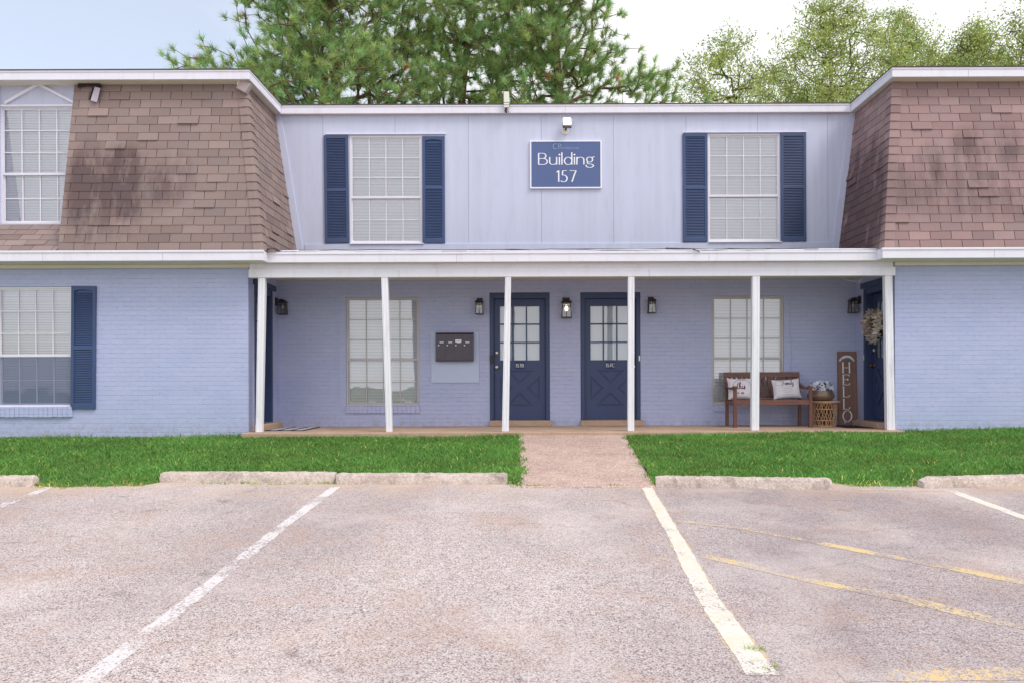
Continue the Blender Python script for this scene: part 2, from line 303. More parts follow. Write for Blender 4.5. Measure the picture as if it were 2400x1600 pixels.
# ------------------------------------------------------------------ object helpers
OFF = {}
def tag(o, label=None, cat=None, group=None, kind=None):
    if label: o['label'] = label
    if cat: o['category'] = cat
    if group: o['group'] = group
    if kind: o['kind'] = kind
    return o
def empty(name, loc, label, cat, group=None):
    o = bpy.data.objects.new(name, None); o.empty_display_size = 0.2; COL.objects.link(o)
    o.location = loc; OFF[o] = Vector(loc); return tag(o, label, cat, group)
class MB:
    def __init__(s, xf=None): s.v = []; s.f = []; s.t = []; s.xf = xf; s.tint = (1, 1, 1)
    def add(s, vs, fs):
        n = len(s.v)
        if s.xf is not None: vs = [s.xf @ Vector(p) for p in vs]
        s.v += [tuple(p) for p in vs]; s.f += [tuple(i + n for i in f) for f in fs]; s.t += [s.tint] * len(fs); return s
    def box(s, x0, x1, y0, y1, z0, z1):
        return s.add([(x0,y0,z0),(x1,y0,z0),(x1,y1,z0),(x0,y1,z0),(x0,y0,z1),(x1,y0,z1),(x1,y1,z1),(x0,y1,z1)],
                     [(0,3,2,1),(4,5,6,7),(0,1,5,4),(1,2,6,5),(2,3,7,6),(3,0,4,7)])
    def quad(s, a, b, c, d): return s.add([a, b, c, d], [(0, 1, 2, 3)])
    def prism(s, pts, vec):                     # polygon (3D points) swept by vec
        n = len(pts); vec = Vector(vec); a = [Vector(p) for p in pts]; b = [p + vec for p in a]
        return s.add(a + b, [tuple(range(n))[::-1], tuple(range(n, 2 * n))] + [(i, (i + 1) % n, n + (i + 1) % n, n + i) for i in range(n)])
    def bar(s, a, b, w, d, up=(0, 0, 1)):       # rectangular bar from a to b
        a = Vector(a); b = Vector(b); t = (b - a).normalized(); upv = Vector(up)
        if abs(t.dot(upv)) > 0.95: upv = Vector((0, 1, 0))
        x = t.cross(upv).normalized(); y = x.cross(t).normalized()
        q = [a + x * (i * w / 2) + y * (j * d / 2) for i, j in ((-1, -1), (1, -1), (1, 1), (-1, 1))]
        return s.prism(q, b - a)
    def tube(s, pts, r, n=8, cap=True):
        pts = [Vector(p) for p in pts]; rs = r if isinstance(r, (list, tuple)) else [r] * len(pts)
        vs = []; fs = []; prev = None
        for i, p in enumerate(pts):
            t = (pts[min(i + 1, len(pts) - 1)] - pts[max(i - 1, 0)]).normalized()
            x = prev if prev is not None else (t.cross(Vector((0, 0, 1))) if abs(t.z) < 0.9 else t.cross(Vector((0, 1, 0))))
            x = (x - t * x.dot(t)).normalized(); prev = x; y = t.cross(x)
            for k in range(n):
                a = 2 * math.pi * k / n; vs.append(p + (x * math.cos(a) + y * math.sin(a)) * rs[i])
        for i in range(len(pts) - 1):
            for k in range(n):
                fs.append((i * n + k, i * n + (k + 1) % n, (i + 1) * n + (k + 1) % n, (i + 1) * n + k))
        if cap: fs += [tuple(range(n))[::-1], tuple((len(pts) - 1) * n + k for k in range(n))]
        return s.add(vs, fs)
    def lathe(s, c, prof, n=24, axis='z'):
        c = Vector(c); vs = []; fs = []
        for r, h in prof:
            for k in range(n):
                a = 2 * math.pi * k / n
                d = (r * math.cos(a), r * math.sin(a), h) if axis == 'z' else (r * math.cos(a), h, r * math.sin(a))
                vs.append(c + Vector(d))
        for i in range(len(prof) - 1):
            for k in range(n): fs.append((i * n + k, i * n + (k + 1) % n, (i + 1) * n + (k + 1) % n, (i + 1) * n + k))
        fs += [tuple(range(n))[::-1], tuple((len(prof) - 1) * n + k for k in range(n))]
        return s.add(vs, fs)
    def plate(s, outer, holes, y, depth, back=False):   # board in the xz plane facing -y, with holes; swept back by depth
        polys = [outer] + holes
        flat = [p for q in polys for p in q]
        tris = tessellate_polygon([[Vector((p[0], p[1], 0)) for p in q] for q in polys])
        n0 = [(p[0], y, p[1]) for p in flat]; n1 = [(p[0], y + depth, p[1]) for p in flat]
        fs = []
        for t in tris:
            a, b, c = (Vector((flat[i][0], flat[i][1])) for i in t)
            cr = (b - a).cross(c - a)
            if abs(cr) < 1e-12: continue
            fs.append(tuple(t) if cr > 0 else (t[0], t[2], t[1]))
            if back: fs.append(tuple(i + len(flat) for i in ((t[0], t[2], t[1]) if cr > 0 else t)))
        k = 0; N = len(flat)
        for qi, q in enumerate(polys):
            area = sum(q[i][0] * q[(i + 1) % len(q)][1] - q[(i + 1) % len(q)][0] * q[i][1] for i in range(len(q)))
            fl = (area > 0) != (qi > 0)
            for i in range(len(q)):
                a, b = k + i, k + (i + 1) % len(q)
                fs.append((a, b, b + N, a + N)[::-1] if fl else (a, b, b + N, a + N))
            k += len(q)
        return s.add(n0 + n1, fs)
    def build(s, name, mat, parent=None, bev=0.0, smooth=False, label=None):
        me = bpy.data.meshes.new(name); off = OFF.get(parent, Vector((0, 0, 0)))
        me.from_pydata([(p[0] - off.x, p[1] - off.y, p[2] - off.z) for p in s.v], [], s.f)
        for mm in (mat if isinstance(mat, list) else [mat]): me.materials.append(mm)
        if any(t != (1, 1, 1) for t in s.t):
            a = me.attributes.new('tint', 'FLOAT_COLOR', 'FACE')
            a.data.foreach_set('color', np.array([(*t, 1) for t in s.t], dtype=np.float32).ravel())
        me.update()
        if smooth: me.shade_smooth()
        o = bpy.data.objects.new(name, me); COL.objects.link(o)
        if parent is not None: o.parent = parent; OFF[o] = off
        else: OFF[o] = Vector((0, 0, 0))
        if bev:
            b = o.modifiers.new('bevel', 'BEVEL'); b.width = bev; b.segments = 2; b.limit_method = 'ANGLE'; b.angle_limit = R(40)
        if label: o['label'] = label
        return o
def rect(x0, x1, z0, z1): return [(x0, z0), (x1, z0), (x1, z1), (x0, z1)]
def npmesh(name, verts, faces, mat, parent=None, tint=None, smooth=False):   # faces: (n,k) int array
    me = bpy.data.meshes.new(name); off = OFF.get(parent, Vector((0, 0, 0)))
    v = np.asarray(verts, dtype=np.float32).reshape(-1, 3) - np.array(off, dtype=np.float32)
    f = np.asarray(faces, dtype=np.int32); n, k = f.shape
    me.vertices.add(len(v)); me.vertices.foreach_set('co', v.ravel())
    me.loops.add(n * k); me.loops.foreach_set('vertex_index', f.ravel())
    me.polygons.add(n); me.polygons.foreach_set('loop_start', np.arange(0, n * k, k, dtype=np.int32))
    me.polygons.foreach_set('loop_total', np.full(n, k, dtype=np.int32))
    me.update(calc_edges=True)
    if tint is not None:
        a = me.attributes.new('tint', 'FLOAT_COLOR', 'FACE')
        a.data.foreach_set('color', np.concatenate([tint, np.ones((n, 1))], 1).astype(np.float32).ravel())
    me.materials.append(mat); me.validate()
    if smooth: me.shade_smooth()
    o = bpy.data.objects.new(name, me); COL.objects.link(o)
    if parent is not None: o.parent = parent; OFF[o] = off
    return o

# ------------------------------------------------------------------ lettering: strokes cut with a broad nib
def arc(cx, cy, rx, ry, a0, a1, n=14): return [(cx + rx * math.cos(R(a0 + (a1 - a0) * i / n)), cy + ry * math.sin(R(a0 + (a1 - a0) * i / n))) for i in range(n + 1)]
GL = {
 'B': (0.52, [[(0, 0), (0, 1)], [(0, .985), (.24, .985)] + arc(.24, .76, .2, .225, 90, -90) + [(0, .535)], [(0, .535), (.28, .535)] + arc(.28, .275, .24, .26, 90, -90) + [(0, .015)]]),
 'u': (0.44, [[(0, .66), (0, .24)] + arc(.2, .22, .2, .21, 180, 330) , [(.42, .66), (.42, 0)]]),
 'i': (0.0, [[(0, .66), (0, 0)], 'dot']),
 'l': (0.0, [[(0, 0), (0, 1.06)]]),
 'd': (0.46, [arc(.23, .32, .23, .32, 20, 340, 22), [(.45, 0), (.45, 1.06)]]),
 'n': (0.42, [[(0, 0), (0, .66)], [(0, .46)] + arc(.21, .43, .21, .21, 150, 0) + [(.42, 0)]]),
 'g': (0.46, [arc(.2, .43, .18, .22, 0, 360, 22), [(.34, .58), (.4, .65), (.5, .68)], [(.1, .24), (.04, .16), (.08, .08), (.24, .05), (.38, .0)] + arc(.21, -.1, .22, .15, 30, -205, 18)]),
 '1': (0.16, [[(0, .84), (.15, 1)], [(.15, 1), (.15, 0)]]),
 '5': (0.42, [[(.4, .985), (.1, .985)], [(.1, .985), (.08, .6)], [(.08, .58)] + arc(.16, .3, .25, .3, 95, -140, 18)]),
 '7': (0.46, [[(0, .985), (.46, .985)], [(.46, .985), (.36, .72), (.16, 0)]]),
 'C': (0.7, [arc(.42, .5, .42, .5, 50, 310, 24)]),
 'P': (0.46, [[(0, 0), (0, 1)], [(0, .985), (.22, .985)] + arc(.22, .73, .22, .255, 90, -90) + [(0, .475)]]),
 'H': (0.62, [[(0, 0), (0, 1)], [(.62, 0), (.62, 1)], [(0, .5), (.62, .5)], [(-.1, 0), (.1, 0)], [(-.1, 1), (.1, 1)], [(.52, 0), (.72, 0)], [(.52, 1), (.72, 1)]]),
 'E': (0.55, [[(0, 0), (0, 1)], [(-.1, .99), (.55, .99), (.57, .86)], [(0, .53), (.42, .53)], [(.42, .44), (.42, .62)], [(-.1, .01), (.54, .01), (.6, .16)]]),
 'L': (0.55, [[(0, 0), (0, 1)], [(-.1, 1), (.1, 1)], [(-.1, .01), (.5, .01), (.58, .18)]]),
 'O': (0.8, [arc(.4, .5, .42, .52, 90, 450, 32)]),
 # joined script
 't_': (0.3, [[(.2, 1.25), (.06, .5), (.05, .12), (.16, .0), (.3, .15)], [(-.08, .78), (.3, .84)]]),
 'h_': (0.5, [[(.0, .2), (.22, .95), (.26, 1.3), (.18, 1.35), (.08, .9), (.02, 0)], [(.04, .3), (.2, .62), (.32, .6), (.28, .1), (.38, .0), (.5, .18)]]),
 'i_': (0.24, [[(.06, .6), (.03, .1), (.12, .0), (.24, .18)], [(.09, .84), (.12, .9)]]),
 's_': (0.3, [[(.0, .12), (.18, .72), (.22, .3), (.1, -.02), (-.02, .06)], [(.2, .1), (.3, .2)]]),
 'u_': (0.4, [[(.04, .6), (.0, .15), (.1, .0), (.24, .2), (.3, .6)], [(.3, .6), (.27, .1), (.4, .12)]]),
 'F_': (0.5, [[(.34, 1.1), (.2, .5), (.1, .02), (-.1, -.1), (-.22, .1)], [(-.05, .95), (.12, 1.2), (.4, 1.08), (.62, 1.22)], [(.06, .6), (.38, .66)]]),
 'a_': (0.42, [arc(.16, .3, .16, .3, 60, 400, 14), [(.32, .6), (.3, .1), (.42, .1)]]),
 'm_': (0.62, [[(.0, .6), (.02, 0)], [(.02, .3), (.14, .6), (.22, .5), (.22, 0)], [(.22, .3), (.36, .6), (.44, .5), (.42, .08), (.56, .12)]]),
 'y_': (0.4, [[(.02, .6), (.02, .2), (.14, .05), (.28, .3)], [(.32, .6), (.24, -.3), (.08, -.55), (-.04, -.4), (.4, .1)]]),
 'l_': (0.26, [[(.0, .15), (.2, .9), (.22, 1.25), (.12, 1.2), (.04, .3), (.1, .0), (.24, .15)]]),
}
def strokes(mb, text, org, H, wx, wy, track=0.16, slant=0.0, X=Vector((1, 0, 0)), Z=Vector((0, 0, 1)), N=Vector((0, -1, 0)), thick=0.002, suffix='', dots=True, xs=1.0):
    """text as broad-nib strokes on the plane through org; nib wx across, wy high. returns width"""
    org = Vector(org); x = 0.0; cnt = 0
    def pt(a, b, h): return org + X * ((x + a + slant * b) * H * xs) + Z * (b * H) + N * h
    for ch in text:
        if ch == ' ': x += 0.4; continue
        w, ss = GL[ch + suffix]
        for st in ss:
            cnt += 1; h = thick + 0.0004 * (cnt % 4)
            if st == 'dot':
                q = [(-.075, .86), (0, .775), (.075, .86), (0, .945)]
                mb.add([pt(a, b, h) for a, b in q] , [(0, 1, 2, 3)]); continue
            p = [st[0]]
            for a, b in zip(st, st[1:]):
                p.append(b)
            L = []; Rr = []
            for i, q in enumerate(p):
                a = p[max(i - 1, 0)]; b = p[min(i + 1, len(p) - 1)]
                if i == 0: a, b = p[0], p[1]
                if i == len(p) - 1: a, b = p[-2], p[-1]
                dx, dy = b[0] - a[0], b[1] - a[1]; l = math.hypot(dx, dy) or 1; nx, ny = -dy / l, dx / l
                hw = math.sqrt((wx / xs * nx) ** 2 + (wy * ny) ** 2) / 2
                L.append(pt(q[0] + nx * hw, q[1] + ny * hw, h)); Rr.append(pt(q[0] - nx * hw, q[1] - ny * hw, h))
            n = len(p); vs = L + Rr; fs = [(n + i, n + i + 1, i + 1, i) for i in range(n - 1)]
            lo = [v - N * (h - 0.0002) for v in vs]; m_ = len(vs)
            fs += [(i, i + 1, m_ + i + 1, m_ + i) for i in range(n - 1)] + [(n + i + 1, n + i, m_ + n + i, m_ + n + i + 1) for i in range(n - 1)]
            mb.add(vs + lo, fs)
        x += w + track
    return x * H
def text_width(text, H, track=0.16, suffix=''): return (sum((0.4 if c == ' ' else GL[c + suffix][0] + track) for c in text) - track) * H

# ================================================================== GROUND, LOT, PATH
FLOOR = 0.833                                     # porch slab level
prof = [(-320, -1.0), (-12, -1.0), (7.0, SL * 7.0 - 0.1), (7.8, 0.45), (10.9, 0.6), (12, 0.6), (320, 0.6)]
b = MB()
for (y0, z0), (y1, z1) in zip(prof, prof[1:]): b.quad((-300, y0, z0), (300, y0, z0), (300, y1, z1), (-300, y1, z1))
tag(b.build('ground', M['ground']), kind='structure')
b = MB(); b.quad((-45, -12, SL * -12), (45, -12, SL * -12), (45, 7.6, SL * 7.6), (-45, 7.6, SL * 7.6)); b.quad((-45, -70, SL * -12), (45, -70, SL * -12), (45, -12, SL * -12), (-45, -12, SL * -12))
lot = tag(b.build('parking_lot', M['lot']), kind='structure')
def line(ptsw, mat, dz=0.0015, label=None):        # ptsw: (px, py, half-width in metres across)
    g_ = [(G(a, c, dz), w) for a, c, w in ptsw]
    b = MB(); L = []; Rr = []
    fine = []
    for (p, w), (q, w2) in zip(g_, g_[1:]):
        n = max(2, int((q - p).length / 0.06))
        for i in range(n): fine.append((p.lerp(q, i / n), w + (w2 - w) * i / n))
    fine.append(g_[-1])
    for i, (p, w) in enumerate(fine):
        t = (fine[min(i + 1, len(fine) - 1)][0] - fine[max(i - 1, 0)][0]); t.z = 0; t.normalize(); n = Vector((-t.y, t.x, 0))
        for S, k in ((L, 1), (Rr, -1)):
            q = p + n * k * (w + random.uniform(-0.006, 0.006)); q.z = SL * q.y + dz; S.append(q)
    n = len(fine); b.add(L + Rr, [(i, i + 1, n + i + 1, n + i)[::-1] for i in range(n - 1)])
    bm = b.build('painted_line', mat, lot, label=label)
    return bm
line([(-60, 1211, .05), (0, 1185, .05), (118, 1140, .045)], M['linew'], label='thin white line at the far left')
line([(787, 1140, .045), (660, 1234, .048), (430, 1418, .05), (190, 1605, .052), (60, 1703, .052)], M['linew'], label='worn white line slanting to the lower left')
M['linebase'] = paint_mat('old_yellow_edge_paint', srgb(216, 192, 150), 0.51)
line([(1516, 1141, .056), (1580, 1252, .06), (1660, 1400, .071), (1788, 1582, .083)], M['linebase'], .0012)
line([(1516, 1141, .05), (1580, 1252, .052), (1660, 1400, .062), (1788, 1580, .072)], M['linec'], .0024, label='broad cream line with yellow edges')
line([(2226, 1148, .05), (2400, 1211, .05), (2700, 1322, .05)], M['linec'])
line([(1585, 1219, .02), (1745, 1238, .035), (1872, 1261, .04), (2053, 1297, .045), (2251, 1334, .045), (2400, 1365, .045), (2600, 1408, .045)], M['liney'], label='upper worn yellow stripe')
line([(1646, 1301, .045), (1745, 1322, .05), (1816, 1342, .03), (1947, 1369, .045), (2133, 1405, .055), (2291, 1443, .055), (2400, 1466, .055), (2600, 1512, .055)], M['liney'], label='lower worn yellow stripe')
line([(1970, 1583, .05), (2180, 1580, .06), (2400, 1577, .06), (2600, 1575, .06)], M['linef'], label='almost vanished yellow stripe')
line([(2010, 1146, .035), (2120, 1147, .03), (2210, 1149, .03)], M['linef'])

def lawn_edge(x):                                 # front edge of the lawn: y of its kerb line
    s = lambda a: 1 / (1 + math.exp(max(-60, min(60, -a / 0.03))))
    st = 0.24 * s(x + 3.72) * s(-0.24 - x) + 0.13 * s(x - 1.2) * s(3.0 - x) + 0.1 * s(x - 3.75) + 0.1 * s(-4.85 - x)
    return 7.235 - 0.012 * (x + 4) + st + 0.03 * math.sin(x * 3.1) * (1 - 3 * min(st, .3)) + 0.015 * math.sin(x * 17.3 + 1)
def lawn_z(x, y):
    e = lawn_edge(x)
    t = min(1, max(0, (y - e) / (11 - e)))
    far = 0.765 + 0.006 * (x + 4.5)
    near = SL * e - 0.004 + 0.02 * min(1, t * 25)
    return near + (far - near) * (t ** 0.8) + 0.012 * math.sin(x * 1.7 + y) * math.sin(y * 2.2) * min(1, t * 4)
slabY = 10.74
pathL = [G(1222, 1137), P(1214, 1019, slabY)]; pathR = [G(1534, 1138), P(1466, 1016, slabY)]
# soil sheet
b = MB()
def patch(xa, xb, ya, yb, nx, ny):
    vs = []; fs = []
    for j in range(ny + 1):
        for i in range(nx + 1):
            t = j / ny; x = (xa(t) if callable(xa) else xa) * (1 - i / nx) + (xb(t) if callable(xb) else xb) * (i / nx)
            y0 = ya(x); y = y0 + (yb - y0) * t; vs.append((x, y, lawn_z(x, y)))
    for j in range(ny):
        for i in range(nx):
            a = j * (nx + 1) + i; fs.append((a, a + 1, a + nx + 2, a + nx + 1))
    b.add(vs, fs)
patch(-16, lambda t: pathL[0].x + (pathL[1].x - pathL[0].x) * t - 0.0, lawn_edge, 11.02, 90, 16)
patch(lambda t: pathR[0].x + (pathR[1].x - pathR[0].x) * t, 17, lawn_edge, 11.02, 90, 16)
tag(b.build('lawn_soil', M['dirt'], smooth=True), kind='structure')
# path: three bays with open joints
b = MB()
pz = lambda y: SL * 7.12 + 0.012 + (0.79 - SL * 7.12 - 0.012) * (y - 7.12) / (slabY - 7.12)
ys = [7.12, 8.3, 9.55, slabY]
for ya, yb in zip(ys, ys[1:]):
    ya += 0.008 if ya > 7.2 else 0
    def xl(y): t = (y - 7.12) / (slabY - 7.12); return pathL[0].x + (pathL[1].x - pathL[0].x) * t
    def xr(y): t = (y - 7.12) / (slabY - 7.12); return pathR[0].x + (pathR[1].x - pathR[0].x) * t
    top = [(xl(ya), ya, pz(ya)), (xr(ya), ya, pz(ya)), (xr(yb), yb, pz(yb)), (xl(yb), yb, pz(yb))]
    b.prism([(x, y, z - 0.12) for x, y, z in top], (0, 0, 0.12))
tag(b.build('path', M['path'], bev=0.008), kind='structure')
# porch slab
b = MB(); xa, xb_ = -4.13, 5.378
b.box(xa - 0.02, xb_ + 0.02, slabY, 12.318, 0.55, FLOOR)
tag(b.build('porch_slab', M['slab'], bev=0.012), kind='structure')

# grass blades
def grass():
    N = 150000
    xs = np.random.uniform(-9.4, 9.4, N); t = np.random.uniform(0, 1, N)
    y0 = np.array([lawn_edge(x) for x in xs]) - 0.02
    ys_ = y0 + (11.0 - y0) * t
    tt = (ys_ - 7.12) / (slabY - 7.12)
    pl = pathL[0].x + (pathL[1].x - pathL[0].x) * tt; pr = pathR[0].x + (pathR[1].x - pathR[0].x) * tt
    wob = 0.03 * np.sin(ys_ * 9) + 0.025 * np.sin(ys_ * 23) + np.random.uniform(-.02, .03, N)
    ok = ((xs < pl + 0.03 + wob) | (xs > pr - 0.03 + wob)) & ~((ys_ > slabY - 0.02) & (xs > xa - 0.03) & (xs < xb_ + 0.03))
    xs, ys_, tt = xs[ok], ys_[ok], tt[ok]; n = len(xs)
    zs = np.array([lawn_z(x, y) for x, y in zip(xs, ys_)])
    cl = 0.5 + 0.5 * np.sin(xs * 2.1 + np.sin(ys_ * 2.7) * 1.5) * np.sin(ys_ * 3.3 + xs * 0.7)
    cl2 = 0.5 + 0.5 * np.sin(xs * 7.3 + ys_ * 2) * np.sin(ys_ * 9.1 - xs * 3)
    h = np.random.uniform(0.022, 0.05, n) * (0.75 + 0.45 * cl + 0.2 * cl2)
    edge = (ys_ > 10.8) | (np.random.rand(n) < 0.003); h = np.where(edge & (np.random.rand(n) < 0.1), h * 1.9, h)
    front = ys_ < y0[ok] + 0.17; h = np.where(front, h * 0.6, h)
    a = np.random.uniform(0, 2 * np.pi, n); w = np.random.uniform(0.0028, 0.0055, n)
    la = np.random.uniform(0, 2 * np.pi, n); lean = h * np.random.uniform(0.3, 1.6, n)
    dx, dy = np.cos(a) * w, np.sin(a) * w; lx, ly = np.cos(la) * lean, np.sin(la) * lean
    p = np.stack([xs, ys_, zs - 0.004], 1)
    v = np.zeros((n, 5, 3))
    v[:, 0] = p + np.stack([-dx, -dy, 0 * h], 1); v[:, 1] = p + np.stack([dx, dy, 0 * h], 1)
    mid = p + np.stack([lx * .35, ly * .35, h * .62], 1)
    v[:, 2] = mid + np.stack([dx * .8, dy * .8, 0 * h], 1); v[:, 3] = mid - np.stack([dx * .8, dy * .8, 0 * h], 1)
    v[:, 4] = p + np.stack([lx, ly, h], 1)
    i0 = np.arange(n) * 5
    f = np.concatenate([np.stack([i0, i0 + 1, i0 + 2], 1), np.stack([i0, i0 + 2, i0 + 3], 1), np.stack([i0 + 3, i0 + 2, i0 + 4], 1)])
    br = np.random.uniform(0.6, 1.45, n) * (0.84 + 0.28 * cl)
    tn = np.stack([br * np.random.uniform(0.85, 1.2, n) * (1 + .35 * (1 - cl) * cl2), br * (1 + .06 * cl2), br * np.random.uniform(0.8, 1.2, n)], 1)
    dry = np.random.rand(n) < np.where(front, 0.30, 0.02); tn[dry] = tn[dry] * np.array([4.5, 1.8, 3.0])
    o = npmesh('grass', v, f, M['grass'], tint=np.concatenate([tn, tn, tn]))
    tag(o, 'short bright green grass of the lawn in front of the building', 'grass', kind='stuff')
grass()

# wheel stops
def stop(name, A, B, label, seed, broken=False):
    A, B = Vector(A), Vector(B); d = B - A; d.z = 0; L = d.length; d.normalize(); n = Vector((-d.y, d.x, 0))
    rnd = random.Random(seed); W, H = 0.14, 0.092; prof = [(0, 0), (0.006, 0.04), (0.018, 0.078), (0.03, H), (0.11, H), (0.13, 0.06), (W, 0)]
    NS = 44; b = MB(); vs = []; fs = []; m = len(prof)
    for i in range(NS + 1):
        s = L * i / NS; e = min(i, NS - i); sh = 0.9 if e == 0 else (0.9 if e == 1 else 1)
        if broken and i < 3: sh *= 0.8 + 0.1 * i
        for a, z in prof:
            q = A + d * s + n * (0.075 + (a - 0.075) * (1 if e else 0.86)); j = 0.0035
            zz = SL * q.y + z * (1 if z < 0.02 else (0.93 if e == 0 else 1) * (sh if broken and i < 3 else 1))
            vs.append((q.x + rnd.uniform(-j, j), q.y + rnd.uniform(-j, j), zz + rnd.uniform(-j, j) * (z > 0.02)))
    for i in range(NS):
        for k in range(m - 1): fs.append((i * m + k, (i + 1) * m + k, (i + 1) * m + k + 1, i * m + k + 1))
    fs += [tuple(range(m)), tuple(NS * m + k for k in range(m))[::-1]]
    b.add(vs, fs)
    o = b.build('wheel_stop', M['stop'])
    return tag(o, label, 'wheel stop', 'concrete wheel stops along the lawn edge')
stop('s', G(-330, 1142), G(72, 1140), 'concrete wheel stop cut off by the left edge, beside the thin white line', 1)
stop('s', G(372, 1130), G(783, 1131), 'stained concrete wheel stop with weeds at its foot, left one of the touching pair', 2)
stop('s', G(786, 1134), G(1189, 1134), 'pale concrete wheel stop left of the concrete path, right one of the touching pair', 3)
stop('s', G(1538, 1141), G(1952, 1147), 'concrete wheel stop beginning at the right edge of the concrete path', 4)
stop('s', G(2168, 1144), G(2590, 1133), 'angled concrete wheel stop with a chipped end at the right edge of the photo', 5, True)

# weeds and dry bits along the wheel stops and path end
def weeds():
    b = MB(); rnd = random.Random(4)
    spots = [(x, 1133 + rnd.uniform(-1, 3)) for x in [480, 510, 520, 560, 575, 590, 600, 640, 660, 690, 715, 740, 760, 775, 781]] + [(x, 1139 + rnd.uniform(-1, 1)) for x in (1240, 1252, 1262, 1270, 1290, 1430, 1436, 1450, 1462)] + [(1772, 1520), (1776, 1524), (1805, 1566)]
    for px, py in spots:
        c = G(px + rnd.uniform(-6, 6), py, 0.0); dry = rnd.random() < 0.45 or py > 1200
        for k in range(14):
            a = rnd.uniform(0, 6.28); h = rnd.uniform(0.01, 0.045); r = rnd.uniform(0.01, 0.07); w = 0.0028
            b.tint = (2.6, 1.5, 1.6) if dry else (1.3, 1.1, .9)
            q = c + Vector((rnd.uniform(-.05, .05), rnd.uniform(-.015, .015), 0)); e = q + Vector((math.cos(a) * r, math.sin(a) * r * .6, h))
            b.add([q + Vector((-w, 0, 0)), q + Vector((w, 0, 0)), e], [(0, 1, 2)])
    tag(b.build('weeds', M['grass']), 'sparse weeds and dry stalks in the cracks beside wheel stops and path', 'weeds', kind='stuff')
weeds()

# ================================================================== BUILDING
WY, BY, SY = 11.0, 12.32, 12.35          # wing wall plane, porch back wall plane, upper siding plane
bld = empty('apartment_building', (0.6, 11.0, FLOOR), 'two storey blue brick apartment building with shingled mansard wings and white porch', 'building')
XL, XR = -4.137, 5.384                  # wing corners at the porch
ZE = 3.298                              # underside of the lower eaves
WL, WR = -15.0, 16.0
def wall_holes(lst): return [rect(*h) for h in lst]

def window(px0, px1, py0, py1, Y, frame, label=None, curtain=False, screen=False, recess=0.02, glass='glass', bend=False):
    pc = (px0 + px1) / 2; x0, x1 = P(px0, 800, Y).x, P(px1, 800, Y).x; z1, z0 = P(pc, py0, Y).z, P(pc, py1, Y).z
    fw = 0.03; y = Y + recess
    b = MB(); b.plate(rect(x0 + .002, x1 - .002, z0 + .002, z1 - .002), [rect(x0 + fw, x1 - fw, z0 + fw, z1 - fw)], y, 0.07)
    w = b.build('window', frame, bld, bev=0.003, label=label)
    zm = z1 - (z1 - z0) * 0.573; s = MB(); gx0, gx1 = x0 + fw, x1 - fw
    # upper sash forward, lower sash set back
    for (a, c, rows, yy) in ((zm, z1 - fw, 3, y + .012), (z0 + fw, zm - .0, 2, y + .03)):
        bw = 0.018
        xs = [gx0 + bw + (gx1 - gx0 - 2 * bw) * k / 4 for k in range(1, 4)]; zs = [a + (c - a) * k / rows for k in range(1, rows)]
        holes = []
        xe = [gx0 + bw] + xs + [gx1 - bw]; ze = [a + (0.022 if yy < y + .02 else 0.024)] + zs + [c - bw]
        mw = 0.0075
        for i in range(4):
            for j in range(rows):
                holes.append(rect(xe[i] + (mw if i else 0), xe[i + 1] - (mw if i < 3 else 0), ze[j] + (mw if j else 0), ze[j + 1] - (mw if j < rows - 1 else 0)))
        s.plate(rect(gx0 + .001, gx1 - .001, a, c), holes, yy, 0.016)
    s.box(gx0 + .002, gx1 - .002, y + .004, y + .028, zm - .016, zm + .012)
    s.build('sash', frame, w)
    gl = MB(); gl.quad((gx0, y + .022, zm), (gx1, y + .022, zm), (gx1, y + .022, z1 - fw), (gx0, y + .022, z1 - fw))
    gl.quad((gx0, y + .04, z0 + fw), (gx1, y + .04, z0 + fw), (gx1, y + .04, zm), (gx0, y + .04, zm))
    gl.build('pane', M[glass], w)
    bl = MB(); pitch = 0.0245; n = int((z1 - z0 - .06) / pitch); yb = y + .056; rnd = random.Random(int(px0))
    for k in range(n):
        z = z1 - .04 - k * pitch; j = rnd.uniform(-.0012, .0012); sag = 0.0
        bl.tint = (1, 1, 1)
        bl.add([(gx0 + .002, yb - .001, z - pitch * .76 + j), (gx1 - .002, yb - .001, z - pitch * .76 + j), (gx1 - .002, yb + .002, z + j), (gx0 + .002, yb + .002, z + j)], [(0, 1, 2, 3)])
    bl.box(gx0 + .008, gx1 - .008, yb - .012, yb + .014, z1 - .045, z1 - .02)
    bl.build('blind', M['blind'], w)
    bk = MB(); bk.quad((x0, yb + .05, z0), (x1, yb + .05, z0), (x1, yb + .05, z1), (x0, yb + .05, z1)); bk.build('curtain', M['curtain'], w)
    if screen:
        sc = MB(); sc.quad((gx0, y + .008, z0 + fw), (gx1, y + .008, z0 + fw), (gx1, y + .008, zm - .018), (gx0, y + .008, zm - .018))
        sc.build('insect_screen', M['screen'], w)
    return (x0, x1, z0, z1)

